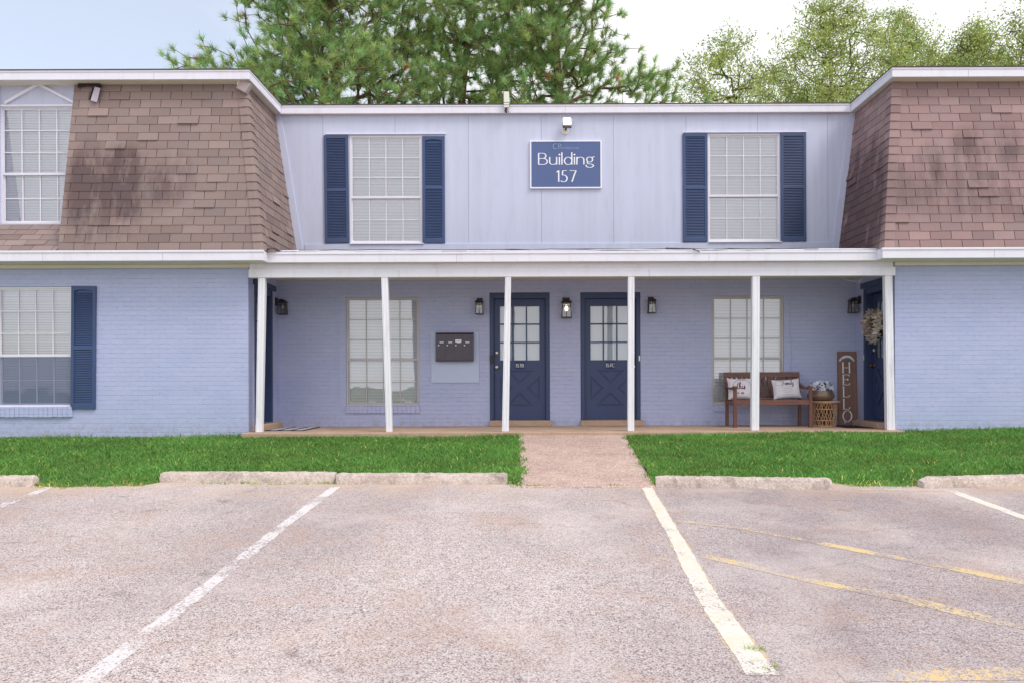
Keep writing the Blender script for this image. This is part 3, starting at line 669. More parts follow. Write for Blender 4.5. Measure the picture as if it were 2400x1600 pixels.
def shutter(px0, px1, py0, py1, Y, mat, mid, arch, tilt=0.0, label=None, fixed=0.0):
    pc = (px0 + px1) / 2; x0, x1 = P(px0, 800, Y).x, P(px1, 800, Y).x; z1, z0 = P(pc, py0, Y).z, P(pc, py1, Y).z
    cx_, cz_ = (x0 + x1) / 2, (z0 + z1) / 2; st = 0.045
    T = Matrix.Translation((cx_, 0, cz_)) @ Matrix.Rotation(tilt, 4, 'Y') @ Matrix.Translation((-cx_, 0, -cz_))
    b = MB(T); zm = z0 + (z1 - z0) * mid; top = z1 - (0.085 if arch else 0.055); bot = z0 + 0.075
    pan = [(bot, zm - .025), (zm + .025, top)]
    hs = []
    for i, (a, c) in enumerate(pan):
        if arch and i == 1:
            hs.append([(x0 + st, a), (x1 - st, a), (x1 - st, c)] + [(cx_ + (x1 - st - cx_) * math.cos(R(t)), c + 0.03 * math.sin(R(t))) for t in (20, 45, 70, 90, 110, 135, 160)] + [(x0 + st, c)])
        else: hs.append(rect(x0 + st, x1 - st, a, c))
    b.plate(rect(x0, x1, z0, z1), hs, Y - .03, .03)
    o = b.build('shutter', mat, bld, bev=0.003, label=label)
    l = MB(T)
    for i, (a, c) in enumerate(pan):
        n = int((c - a) / 0.0255); ph = (c - a) / n
        for k in range(n):
            z = a + k * ph
            l.add([(x0 + st, Y - .028, z + .001), (x1 - st, Y - .028, z + .001), (x1 - st, Y - .019, z + ph * .62), (x0 + st, Y - .019, z + ph * .62), (x0 + st, Y - .006, z + .002), (x1 - st, Y - .006, z + .002)], [(0, 1, 2, 3), (4, 5, 1, 0)])
        l.quad((x0 + st - .002, Y - .001, a - .002), (x1 - st + .002, Y - .001, a - .002), (x1 - st + .002, Y - .001, c + .035 * (arch and i == 1)), (x0 + st - .002, Y - .001, c + .035 * (arch and i == 1)))
    l.build('louvres', mat, o)
    return o

# --- left wing, ground floor
hL = window(-8, 169, 672, 953, WY, M['winframe'], 'lower left window with a grey screen over its lower half', screen=True, recess=.02)
b = MB(); b.plate(rect(WL, XL, 0.62, ZE - .04), wall_holes([hL]), WY, .1)
b.build('brick_wall', M['brick'], bld)
shutter(168.5, 226, 671, 957.5, WY, M['shutter'], 0.495, True, R(0.6), 'bright blue louvred shutter beside the lower left window')
def rowlock(x0, x1, z0, z1, Y, pr=.035):
    b = MB(); n = max(1, round((x1 - x0) / .072)); w = (x1 - x0) / n; rnd = random.Random(int(x0 * 50))
    for k in range(n):
        j = rnd.uniform(-.003, .003)
        b.box(x0 + k * w + .004, x0 + (k + 1) * w - .004, Y - pr + j, Y + .04, z0 + rnd.uniform(-.004, .003), z1 + .001 + j)
    b.box(x0, x1, Y - pr + .008, Y + .03, z0 + .006, z1 - .004)
    b.build('window_sill', M['brick'], bld, bev=.003)
q = P(168, 976, WY); rowlock(hL[0], hL[1] + .01, q.z, hL[2], WY)
# --- right wing wall
b = MB(); b.plate(rect(XR, WR, 0.62, ZE - .04), [], WY, .1); b.build('brick_wall', M['brick'], bld)
# --- porch side walls with door openings
DZ0, DZ1 = P(1217, 984, BY).z, P(1217, 686, BY).z              # sill and head of the door frames
b = MB(Matrix(((0, -1, 0, XL), (1, 0, 0, 0), (0, 0, 1, 0), (0, 0, 0, 1))))
sd0, sd1 = 11.24, 12.02
b.plate(rect(WY + .1, BY, 0.62, ZE - .04), [rect(sd0, sd1, DZ0, DZ1)], 0, .14); b.build('brick_wall', M['brick_side'], bld)
b = MB(Matrix(((0, 1, 0, XR), (-1, 0, 0, 0), (0, 0, 1, 0), (0, 0, 0, 1))))
b.plate(rect(-BY, -WY - .1, 0.62, ZE - .04), [rect(-sd1, -sd0, DZ0, DZ1)], 0, .14); b.build('brick_wall', M['brick_side'], bld)
# --- porch back wall
hW1 = window(811, 983, 697, 951, BY, M['winframe_alu'], 'porch window behind the leaning second post', recess=.015)
hW2 = window(1668, 1837, 694, 948, BY, M['winframe_alu'], 'porch window behind the bench', recess=.015)
def dor(px0, px1): return (P(px0, 800, BY).x, P(px1, 800, BY).x, DZ0, DZ1)
hD1, hD2 = dor(1147.5, 1288.5), dor(1360.5, 1501)
CZ = P(1241, 657, BY).z                                         # porch ceiling
b = MB(); b.plate(rect(XL, XR, 0.62, CZ + .02), wall_holes([hW1, hW2, hD1, hD2]), BY, .12)
b.build('brick_wall', M['brick'], bld)
rowlock(P(808, 0, BY).x, P(981, 0, BY).x, P(895, 967, BY).z, hW1[2], BY); rowlock(P(1668, 0, BY).x, P(1833, 0, BY).x, P(1750, 963, BY).z, hW2[2], BY)
# painted conduits running down the back wall
b = MB()
b.tube([P(797, 657, BY) + Vector((0, -.006, 0)), P(797, 955, BY) + Vector((0, -.006, 0))], .008, 6); b.build('conduit', M['panelpaint'], bld); b = MB()
b.tube([P(1849, 655, BY - .01), P(1853, 700, BY - .01), P(1850, 760, BY - .008), P(1856, 830, BY - .012), P(1851, 905, BY - .008)], .005, 6)
b.build('conduit', M['panelpaint'], bld)

# --- doors
def door(xf, w, z0, z1, rec, label, plate_text=None, knob='brass', knob_u=.12, glass=True, bell=None, deadbolt=True, lower=True):
    """local frame: x across (0..w), y into the wall, z up"""
    b = MB(xf); jw = .07
    b.plate([(0.002, z0 + .0), (jw, z0), (jw, z1 - jw * 1.4), (w - jw, z1 - jw * 1.4), (w - jw, z0), (w - .002, z0), (w - .002, z1 - .002), (0.002, z1 - .002)], [], -.008, .13)
    b.box(0.012, jw * .8, -.016, -.0085, z0, z1 - .02); b.box(w - jw * .8, w - .012, -.016, -.0085, z0, z1 - .02)
    d = b.build('door', M['door'], bld, bev=.004, label=label)
    x0, x1, a, c = jw + .003, w - jw - .003, z0 + .012, z1 - jw * 1.4 - .003; W, H = x1 - x0, c - a
    # leaf: 3 x 3 lights over a crossbuck
    gx0, gx1 = x0 + W * .115, x1 - W * .115; gz1 = c - H * .062; gz0 = c - H * .508; holes = []
    mb_ = .022
    for i in range(3):
        for j in range(3):
            u0 = gx0 + (gx1 - gx0 + mb_) * i / 3; v0 = gz0 + (gz1 - gz0 + mb_) * j / 3
            holes.append(rect(u0, u0 + (gx1 - gx0 + mb_) / 3 - mb_, v0, v0 + (gz1 - gz0 + mb_) / 3 - mb_))
    pz1, pz0 = a + H * .405, a + H * .112; cx_ = (gx0 + gx1) / 2; cz_ = (pz0 + pz1) / 2; ix = W * .12; iz = H * .035
    tri = [[(gx0 + ix, pz1), (cx_, cz_ + iz), (gx1 - ix, pz1)], [(gx0 + ix, pz0), (gx1 - ix, pz0), (cx_, cz_ - iz)],
           [(gx0, pz0 + iz * 1.3), (cx_ - ix * 1.15, cz_), (gx0, pz1 - iz * 1.3)], [(gx1, pz0 + iz * 1.3), (gx1, pz1 - iz * 1.3), (cx_ + ix * 1.15, cz_)]]
    lf = MB(xf); yl = .02 + rec
    lf.plate(rect(x0, x1, a, c), holes + tri, yl, .018)
    lf.quad((x0, yl + .0175, a), (x1, yl + .0175, a), (x1, yl + .0175, pz1 + .03), (x0, yl + .0175, pz1 + .03))
    for t in tri:                                  # raised fields inside the triangles
        gx = sum(p[0] for p in t) / 3; gz = sum(p[1] for p in t) / 3
        inn = [(gx + (p[0] - gx) * .72, gz + (p[1] - gz) * .72) for p in t]
        if sum(inn[i][0] * inn[(i + 1) % 3][1] - inn[(i + 1) % 3][0] * inn[i][1] for i in range(3)) < 0: inn = inn[::-1]
        lf.plate(inn, [], yl + .004, .013)
    leaf = lf.build('door_leaf', M['door'], d, bev=.0025)
    q = MB(xf); q.quad((gx0 - .01, yl + .012, gz0 - .01), (gx1 + .01, yl + .012, gz0 - .01), (gx1 + .01, yl + .012, gz1 + .01), (gx0 - .01, yl + .012, gz1 + .01)); q.build('pane', M['glass_door'], d)
    bl = MB(xf); n = int((gz1 - gz0 + .04) / .026)
    for k in range(n):
        z = gz1 + .01 - k * .026; bl.add([(gx0 - .01, yl + .04, z - .0255), (gx1 + .01, yl + .04, z - .0255), (gx1 + .01, yl + .05, z), (gx0 - .01, yl + .05, z)], [(0, 1, 2, 3)])
    bl.build('blind', M['blind'], d)
    if knob:
        kz = a + H * .436; km = M[knob]; kb = MB(xf)
        kb.lathe((x0 + knob_u * W if knob_u > 0 else x1 + knob_u * W, yl, kz), [(.026, 0), (.026, -.008), (.012, -.012), (.012, -.035), (.024, -.042), (.03, -.055), (.026, -.068), (.012, -.074)], 18, 'y')
        kb.build('door_knob', km, d, smooth=True)
        db = MB(xf); ux = x0 + knob_u * W if knob_u > 0 else x1 + knob_u * W
        db.lathe((ux, yl, kz + .235), [(.028, 0), (.028, -.008), (.018, -.02), (.006, -.021)], 18, 'y'); db.build('deadbolt', M['brass'], d)
    if plate_text:
        pb = MB(xf); pcx = cx_; pzt = gz0 - .012; pb.box(pcx - .075, pcx + .075, yl - .004, yl - .0005, pzt - .13, pzt - .012)
        pl = pb.build('number_plate', M['plate'], d)
        tw = text_width(plate_text, .056, .24); tb = MB()
        o_ = xf @ Vector((pcx - tw / 2, yl - .004, pzt - .1))
        strokes(tb, plate_text, o_, .056, .15, .08, .24, thick=.0015); tb.build('number', M['white'], pl)
    # threshold
    th = MB(xf); th.box(x0 - .0, x1 + .0, -.03, .1 + rec, z0 - .0, z0 + .011); th.build('threshold', M['flash'], d)
    return d
XF1 = Matrix.Translation((hD1[0], BY, 0)); XF2 = Matrix.Translation((hD2[0], BY, 0)); dw = hD1[1] - hD1[0]
d1 = door(XF1, dw, DZ0, DZ1, .03, 'blue panelled door numbered 157B, left of the lit lantern', '157B', 'brass', .05)
d2 = door(XF2, hD2[1] - hD2[0], DZ0, DZ1, .03, 'blue panelled door numbered 157C, right of the lit lantern', '157C', 'brass', -.05)
XFL = Matrix(((0, -1, 0, XL), (1, 0, 0, sd0), (0, 0, 1, 0), (0, 0, 0, 1)))
XFR = Matrix(((0, 1, 0, XR), (-1, 0, 0, sd1), (0, 0, 1, 0), (0, 0, 0, 1)))
door(XFL, sd1 - sd0, DZ0, DZ1, .06, 'blue door in the left porch side wall, seen edge on', None, 'bronze', .06)
d4 = door(XFR, sd1 - sd0, DZ0, DZ1, .09, 'blue door with a wreath in the right porch side wall', None, 'bronze', .06)
for xf, w in ((XFL, sd1 - sd0), (XFR, sd1 - sd0)):              # head boards over the side doors
    b = MB(xf); b.box(-.05, w + .11, -.035, -.002, DZ1 + .002, DZ1 + .09); b.build('door_head_trim', M['door'], bld, bev=.004)
for px0, px1 in ((1144.5, 1290), (1357.5, 1503)):
    b = MB(); b.box(P(px0, 0, BY).x, P(px1, 0, BY).x, BY - .1, BY + .08, FLOOR + .001, DZ0 - .001); b.build('doorstep', M['slab'], bld, bev=.008)
b = MB(); b.box(XL - .06, XL + .14, sd0 - .03, sd1 + .08, FLOOR + .001, DZ0 - .001); b.build('doorstep', M['slab'], bld, bev=.008)
b = MB(); b.box(XR - .16, XR + .08, sd0 - .03, sd1 + .08, FLOOR + .001, DZ0 - .001); b.build('doorstep', M['slab'], bld, bev=.008)

# --- porch ceiling, beam, eaves
b = MB(); b.box(XL + .002, XR - .002, 11.03, BY - .003, CZ, CZ + .03); b.build('porch_ceiling', M['ceiling'], bld)
bz0, bz1, bz2 = P(1241, 649, 10.9).z, P(1241, 628.5, 10.9).z, P(1241, 611, 10.93).z
bx0, bx1 = P(582, 640, 10.9).x, P(2099, 640, 10.9).x
b = MB(); b.box(bx0, bx1, 10.9, 11.0, bz0, bz1); b.box(bx0 + .01, bx1 - .02, 10.925, 11.0 - .004, bz1 + .002, ZE - .002)
b.build('porch_beam', M['trim'], bld, bev=.005)
fz0, fz1 = 3.283, 3.425
FXL, FXR = -3.776, 5.016
for nm, (x0, x1, y) in {'l': (WL, FXL, 10.6), 'c': (FXL + .0, FXR, 10.8), 'r': (FXR, WR, 10.6)}.items():
    b = MB()
    if nm == 'c': b.box(x0 - .0, x1 + .0, y, y + .03, fz0, fz1); b.box(x0, x1, y - .012, y + .03, fz1 - .028, fz1 + .006)
    else:
        b.box(x0, x1, y, y + .03, fz0, fz1); b.box(x0 - (.0 if nm == 'l' else .012), x1 + (.012 if nm == 'l' else 0), y - .012, y + .028, fz1 - .026, fz1 + .006)
        xe = x1 if nm == 'l' else x0
        b.box(xe - (.03 if nm == 'l' else 0), xe + (0 if nm == 'l' else .03), y + .031, 10.8 + .028, fz0, fz1)
    b.build('fascia', M['trim'], bld, bev=.004)
for x, y, z0, z1 in ((-5.2, 10.6, fz0, fz1), (-6.9, 10.6, fz0, fz1), (-1.05, 10.8, fz0, fz1), (2.6, 10.8, fz0, fz1), (6.6, 10.6, fz0, fz1), (-1.9, 10.9, bz0, bz1), (1.75, 10.9, bz0, bz1), (-5.45, 10.87, 5.965, 6.095), (.6, 12.27, 5.965, 6.095), (6.4, 10.87, 5.965, 6.095)):
    b = MB(); b.box(x, x + .004, y - .0015, y + .01, z0 + .002, z1 - .03); b.build('board_joint', M['seam'], bld)
b = MB(); b.box(WL, FXL - .031, 10.631, 10.995, fz0 + .004, fz0 + .02); b.box(FXR + .031, WR, 10.631, 10.995, fz0 + .004, fz0 + .02)
b.box(FXL - .03, FXR + .03, 10.832, 10.924, fz0 + .004, fz0 + .02)
b.build('soffit', M['soffit'], bld)
for x0, x1 in ((WL, P(586, 0, 10.97).x), (P(2094, 0, 10.97).x, WR)):
    b = MB(); b.box(x0, x1, 10.955, 10.998, ZE - .062, fz0 + .003); b.build('frieze_board', M['soffit'], bld, bev=.003)

# --- upper storey siding
SZ0 = 3.72; MT = 5.965; tl, tr = -4.19, 5.40; bl_, br_ = -3.80, 5.08
hU1 = window(820.5, 991, 318, 571.5, SY, M['winframe'], 'upper window nearest the left wing', recess=.0)
hU2 = window(1659.5, 1829.5, 314, 567.5, SY, M['winframe'], 'upper window nearest the right wing', recess=.0)
b = MB(); b.plate([(bl_ - .06, 3.6), (br_ + .06, 3.6), (tr + .06, 6.0), (tl - .06, 6.0)], wall_holes([hU1, hU2]), SY, .1)
b.build('siding', M['siding'], bld)
for px, a, c in ((757, 272, 580), (926, 272, 317), (1098, 272, 570), (1269, 272, 578), (1438, 272, 578), (1608, 272, 580), (1776, 268, 313), (1940, 268, 560)):
    b = MB(); x = P(px, 400, SY).x; b.box(x - .0035, x + .0035, SY - .002, SY + .01, P(px, c, SY).z, P(px, a, SY).z); b.build('panel_seam', M['seam'], bld)
b = MB()                                              # sloping corner boards and base board
b.prism([(bl_ - .02, SY - .022, 3.62), (bl_ + .09, SY - .022, 3.62), (tl + .105, SY - .022, 5.97), (tl - .01, SY - .022, 5.97)], (0, .02, 0))
b.prism([(br_ - .09, SY - .022, 3.62), (br_ + .02, SY - .022, 3.62), (tr + .01, SY - .022, 5.97), (tr - .105, SY - .022, 5.97)], (0, .02, 0))
b.box(bl_ + .1, br_ - .1, SY - .018, SY - .002, 3.62, P(1241, 571.5, SY).z)
b.build('corner_board', M['siding'], bld, bev=.003)
# upper window casings: thin top strip over shutters + window
for px0, px1, py in ((762, 1044, 316.8), (1601, 1889, 312.5)):
    b = MB(); b.box(P(px0, 0, SY).x, P(px1, 0, SY).x, SY - .035, SY - .002, P((px0 + px1) / 2, py, SY).z + .002, P((px0 + px1) / 2, py, SY).z + .014); b.build('window_head', M['trim'], bld)
    w0, w1 = (819, 992.5) if px0 < 1000 else (1658, 1831)
    b = MB(); zz = P((px0 + px1) / 2, 571.5 if px0 < 1000 else 567.5, SY).z; b.box(P(w0, 0, SY).x, P(w1, 0, SY).x, SY - .04, SY - .001, zz - .016, zz); b.build('window_sill', M['winframe'], bld, bev=.003)
shutter(762, 819, 318.5, 570.5, SY, M['shutter_faded'], .49, False, R(-0.5), 'dusty blue plain topped shutter hanging slightly askew')
shutter(992, 1044, 321, 571, SY, M['shutter'], .52, True)
shutter(1601, 1658.5, 314.5, 568, SY, M['shutter'], .50, False)
shutter(1830.5, 1889.5, 313, 566.5, SY, M['shutter_faded'], .50, False)

# --- upper eaves
uz0, uz1 = 5.965, 6.095
UXL, UXR, UYW, UYC = -4.062, 5.295, 10.87, 12.27
b = MB(); b.box(WL, UXL, UYW, UYW + .03, uz0, uz1); b.box(WL, UXL + .01, UYW - .01, UYW + .028, uz1 - .022, uz1 + .004)
b.box(UXL - .03, UXL, UYW + .031, UYC + .03, uz0, uz1); b.box(UXL - .028, UXL + .01, UYW + .029, UYC - .012, uz1 - .022, uz1 + .004); b.build('fascia', M['trim'], bld, bev=.004)
b = MB(); b.box(UXR, WR, UYW, UYW + .03, uz0, uz1); b.box(UXR - .01, WR, UYW - .01, UYW + .028, uz1 - .022, uz1 + .004)
b.box(UXR, UXR + .03, UYW + .031, UYC + .03, uz0, uz1); b.box(UXR - .01, UXR + .028, UYW + .029, UYC - .012, uz1 - .022, uz1 + .004); b.build('fascia', M['trim'], bld, bev=.004)
b = MB(); b.box(UXL + .002, UXR - .002, UYC, UYC + .03, uz0, uz1); b.box(UXL + .01, UXR - .01, UYC - .01, UYC + .028, uz1 - .022, uz1 + .004); b.build('fascia', M['trim'], bld, bev=.004)
b = MB(); b.box(WL, UXL - .031, UYW + .031, 11.3, uz0 + .004, uz0 + .02); b.box(UXR + .031, WR, UYW + .031, 11.3, uz0 + .004, uz0 + .02)
b.box(-4.4, UXL - .031, 11.301, SY, uz0 + .004, uz0 + .02); b.box(UXR + .031, 5.65, 11.301, SY, uz0 + .004, uz0 + .02)
b.box(UXL - .03, UXR + .03, UYC + .031, SY - .001, uz0 + .004, uz0 + .02); b.build('soffit', M['soffit'], bld)
b = MB(); b.box(WL, UXL + .018, UYW - .018, 19, uz1 + .005, uz1 + .018); b.box(UXR - .018, WR, UYW - .018, 19, uz1 + .005, uz1 + .018)
b.box(UXL + .019, UXR - .019, UYC - .018, 19, uz1 + .005, uz1 + .018); b.build('flat_roof', M['roofing'], bld)
# rear and end walls close the volume
b = MB(); b.box(WL, WR, 19, 19.1, .6, 6.09); b.box(WL - .1, WL - .001, WY, 19, .6, 6.09); b.box(WR + .001, WR + .1, WY, 19, .6, 6.09); b.build('rear_wall', M['siding'], bld)

# --- mansard shingles
def shingle_plane(mb, O, U, V, Nn, vlen, uL, uR, w=.302, rows=20, seed=0):
    rnd = random.Random(seed); e = vlen / rows; O, U, V, Nn = Vector(O), Vector(U), Vector(V), Vector(Nn); t = .009
    for r in range(rows):
        v0, v1 = r * e, (r + 1) * e + .012
        if r == rows - 1: v1 = vlen
        off = (0 if r % 2 else w / 2) + rnd.uniform(-.012, .012) + (r % 5) * .004
        a0 = min(uL(v0), uL(v1)); k = math.floor((a0 - off) / w); u = k * w + off
        while u < max(uR(v0), uR(v1)):
            g_ = .0042; vals = []
            x0b, x1b = max(u + g_, uL(v0)), min(u + w - g_, uR(v0)); x0t, x1t = max(u + g_, uL(v1)), min(u + w - g_, uR(v1))
            u += w
            if x1b - x0b < .008 and x1t - x0t < .008: continue
            x1b = max(x1b, x0b + .001); x1t = max(x1t, x0t + .001)
            lift = t + (rnd.uniform(.006, .02) if rnd.random() < .05 else 0); s = rnd.uniform(-.003, .003); tl_ = rnd.uniform(-.002, .002)
            bv = rnd.gauss(1, .07); wr = rnd.uniform(-.035, .035)
            if rnd.random() < .1: bv *= 1.13
            if rnd.random() < .09: bv *= .84
            mb.tint = (bv * (1 + wr), bv, bv * (1 - wr * .6))
            p = lambda a, v, h: O + U * a + V * v + Nn * h
            mb.add([p(x0b, v0 + s, lift), p(x1b, v0 + s + tl_, lift), p(x1t, v1, .002), p(x0t, v1, .002), p(x0b, v0 + s, 0), p(x1b, v0 + s + tl_, 0), p(x0t, v1, 0), p(x1t, v1, 0)],
                   [(0, 1, 2, 3), (4, 5, 1, 0), (6, 4, 0, 3), (5, 7, 2, 1)])
M['under'] = simple('roof_underlay', srgb(52, 40, 40), .9)
Y0, Z0, Y1, Z1 = 10.66, fz1 + .004, 11.07, 5.985
Vf = Vector((0, Y1 - Y0, Z1 - Z0)); vl = Vf.length; Vf.normalize(); Nf = Vector((0, -Vf.z, Vf.y))
root = OFF[bld]
ShL = shingle_mat('brown_shingles', srgb(151, 133, 129), [(0, -6.4 - root.x, 4.28 - root.z, .3, .7, 1.9), (0, -5.93 - root.x, 4.38 - root.z, .38, .6, 2.0), (0, -5.4 - root.x, 4.5 - root.z, .5, .45, 1.0), (0, -6.1 - root.x, 4.0 - root.z, .6, .4, .9)])
ShR = shingle_mat('mauve_shingles', srgb(162, 137, 136), [(1, 11.75 - root.y, 4.1 - root.z, .85, 1.1, 3.4), (0, 5.85 - root.x, 4.5 - root.z, .22, .5, 1.1), (0, 6.45 - root.x, 4.85 - root.z, .3, .4, .9), (0, 7.0 - root.x, 4.95 - root.z, .25, .3, .9)])
# left wing
hx0, hx1 = bl_, tl                                     # hip x at foot and head
def shingle_part(name_mat, planes, under, label=None):
    b = MB()
    for i, pl in enumerate(planes): shingle_plane(b, *pl, seed=i + 3)
    o = b.build('mansard_roof', name_mat, bld, label=label)
    u = MB()
    for q in under: u.add(q, [tuple(range(len(q)))])
    u.build('underlay', M['under'], o)
    return o
cut, cutL = -6.722, -7.87
slopeV = lambda v: v / vl
sideV = Vector((tl - bl_, 0, Z1 - Z0)); slen = sideV.length; sideV.normalize(); Ns = Vector((sideV.z, 0, -sideV.x))
yback = SY - .0
# sill slope under the dormer window
swz = P(80, 527, 11.12).z
Vs = Vector((0, 11.12 - 10.62, swz - Z0 + .0)); svl = Vs.length; Vs.normalize(); NS_ = Vector((0, -Vs.z, Vs.y))
shingle_part(ShL, [((0, Y0, Z0), (1, 0, 0), Vf, Nf, vl, lambda v: cut, lambda v: hx0 + (hx1 - hx0) * v / vl - .0),
                   ((0, Y0, Z0), (1, 0, 0), Vf, Nf, vl, lambda v: WL, lambda v: cutL),
                   ((bl_, 0, Z0), (0, 1, 0), sideV, Ns, slen, lambda v: Y0 + (Y1 - Y0) * v / slen, lambda v: yback)],
             [[(WL, Y0, Z0), (cutL, Y0, Z0), (cutL, Y1, Z1), (WL, Y1, Z1)], [(cut, Y0, Z0), (hx0, Y0, Z0), (hx1, Y1, Z1), (cut, Y1, Z1)],
              [(hx0, Y0, Z0), (hx0, yback, Z0), (hx1, yback, Z1), (hx1, Y1, Z1)]], 'brown shingled mansard of the left wing')
b = MB(); shingle_plane(b, (0, 10.62, Z0), (1, 0, 0), Vs, NS_, svl, lambda v: cutL + .0, lambda v: cut - .003, rows=5, seed=9)
b.tint = (.5, .5, .5); b.quad((cutL, 10.622, Z0 - .001), (cut, 10.622, Z0 - .001), (cut, 11.122, swz - .001), (cutL, 11.122, swz - .001))
b.build('sill_shingles', ShL, bld)
b = MB(); b.add([(cut - .002, Y0 + .01, Z0), (cut - .002, 11.13, Z0), (cut - .002, 11.13, Z1), (cut - .002, Y1, Z1)], [(0, 1, 2, 3)]); b.add([(cutL + .002, Y0 + .01, Z0), (cutL + .002, 11.13, Z0), (cutL + .002, 11.13, Z1), (cutL + .002, Y1, Z1)], [(3, 2, 1, 0)])
b.build('dormer_cheek', M['siding'], bld)
hDW = window(3, 182, 250, 526, 11.12, M['winframe'], 'tall dormer window let into the left mansard', recess=.0)
b = MB(); b.plate(rect(cutL - .12, cut + .12, swz - .02, Z1), wall_holes([hDW]), 11.12, .06)
pa, pb2, pc2 = P(12, 239, 11.1), P(90, 194.5, 11.1), P(176, 239, 11.1)
for A, B_ in ((pa, pb2), (pb2, pc2)):
    pd = MB(); pd.prism([A + Vector((0, -.018, -.045)), B_ + Vector((0, -.018, -.045)), B_ + Vector((0, -.018, 0)), A + Vector((0, -.018, 0))], (0, .037, 0)); pd.build('pediment_moulding', M['trim'], bld, bev=.004)
pd = MB(); pd.prism([P(0, 250, 11.085), P(180, 249, 11.085), P(180, 244.5, 11.085), P(0, 245.5, 11.085)], (0, .034, 0)); pd.build('window_head', M['trim'], bld, bev=.003)
b.build('dormer_panel', M['siding'], bld, bev=.002)
# right wing
rx0, rx1 = br_, tr
sV = Vector((rx1 - rx0, 0, Z1 - Z0)); sl2 = sV.length; sV.normalize(); N2 = Vector((-sV.z, 0, sV.x))
shingle_part(ShR, [((0, Y0, Z0), (1, 0, 0), Vf, Nf, vl, lambda v: rx0 + (rx1 - rx0) * v / vl, lambda v: WR),
                   ((rx0, 0, Z0), (0, 1, 0), sV, N2, sl2, lambda v: Y0 + (Y1 - Y0) * v / sl2, lambda v: yback)],
             [[(rx0, Y0, Z0), (WR, Y0, Z0), (WR, Y1, Z1), (rx1, Y1, Z1)], [(rx0, yback, Z0), (rx0, Y0, Z0), (rx1, Y1, Z1), (rx1, yback, Z1)]], 'mauve brown shingled mansard of the right wing, heavily stained on its inner side')
# hip caps
def hip_caps(xf, xt, side, mat, seed):
    A = Vector((xf, Y0, Z0)); B_ = Vector((xt, Y1, Z1)); n = 20; d = (B_ - A); rnd = random.Random(seed)
    nb = (Nf + (Ns if side > 0 else N2)).normalized(); b = MB(); wd = .125
    Uf = Vector((-side, 0, 0)); Us = Vector((0, 1, 0))
    for k in range(n):
        s0, s1 = k / n, (k + 1.25) / n; s1 = min(s1, 1); p0, p1 = A + d * s0, A + d * s1
        bv = rnd.gauss(1, .07); b.tint = (bv, bv, bv); r0, r1 = .032, .014
        j = rnd.uniform(-.004, .004)
        def row(p, r): return [p + Uf * wd + Nf * (r * .75) + Vector((0, 0, j)), p + Uf * wd * .25 + Nf * r * .95, p + nb * (r + .003), p + Us * wd * .3 + (Ns if side > 0 else N2) * r * .95, p + Us * wd * 1.15 + (Ns if side > 0 else N2) * (r * .75)]
        a, c = row(p0, r0), row(p1, r1); lo = row(p0, .004)
        fs = [(i, i + 1, 6 + i, 5 + i) for i in range(4)] + [(10 + i, 11 + i, i + 1, i) for i in range(4)] + [(10, 0, 5), (14, 4, 9)]
        if side < 0: fs = [f[::-1] for f in fs]
        b.add(a + c + lo, fs)
    b.build('hip_cap', mat, bld, smooth=False)
hip_caps(hx0, hx1, 1, ShL, 1); hip_caps(rx0, rx1, -1, ShR, 2)
# drip flashing at the mansard feet and lower roof strip over the porch
b = MB(); b.quad((FXL - .05, 10.8, fz1 + .007), (FXR + .05, 10.8, fz1 + .007), (br_ + .0, SY, 3.70), (bl_ - .0, SY, 3.70)); b.quad((WL, 10.6, fz1 + .007), (FXL, 10.6, fz1 + .007), (FXL, Y0 + .01, fz1 + .02), (WL, Y0 + .01, fz1 + .02)); b.quad((FXR, 10.6, fz1 + .007), (WR, 10.6, fz1 + .007), (WR, Y0 + .01, fz1 + .02), (FXR, Y0 + .01, fz1 + .02))
b.build('porch_roof', ShL, bld)
# curled flashing and cables lying on the porch roof edge
b = MB(); rnd = random.Random(8)
pts = [(700 + i * 42, 587.5 - .0035 * (i * 42) * 1 + rnd.uniform(-1.2, .8)) for i in range(30)]
b.tube([P(x, y, 10.86) for x, y in pts], .006, 6)
b.tube([P(x, y + 2.5 + rnd.uniform(-.8, .8), 10.84) for x, y in pts[8:]], .007, 6)
b.tube([P(1560, 582, 10.80), P(1622, 583.5, 10.775), P(1636, 589, 10.775), P(1640, 592, 10.775)], .007, 6)
o = b.build('roof_edge_cable', M['cable'])
o.parent = bld; o.location = -OFF[bld]
b = MB()
for k in range(16):
    x0 = -3.6 + k * .54; j = rnd.uniform(-.004, .006)
    b.prism([(x0, 10.79, fz1 + .012 + j), (x0 + .55, 10.79, fz1 + .012 + rnd.uniform(-.004, .008)), (x0 + .55, 10.92, fz1 + .05), (x0, 10.92, fz1 + .05)], (0, 0, .006))
b.build('drip_edge', M['trim'], bld)
b = MB(); q = P(625, 588, 10.72); b.add([q, q + Vector((.05, .0, .02)), q + Vector((.16, .02, .022)), q + Vector((.1, .12, .05)), q + Vector((-.03, .1, .05))], [(0, 1, 2, 3, 4)]); b.build('lifted_shingle', ShL, bld)

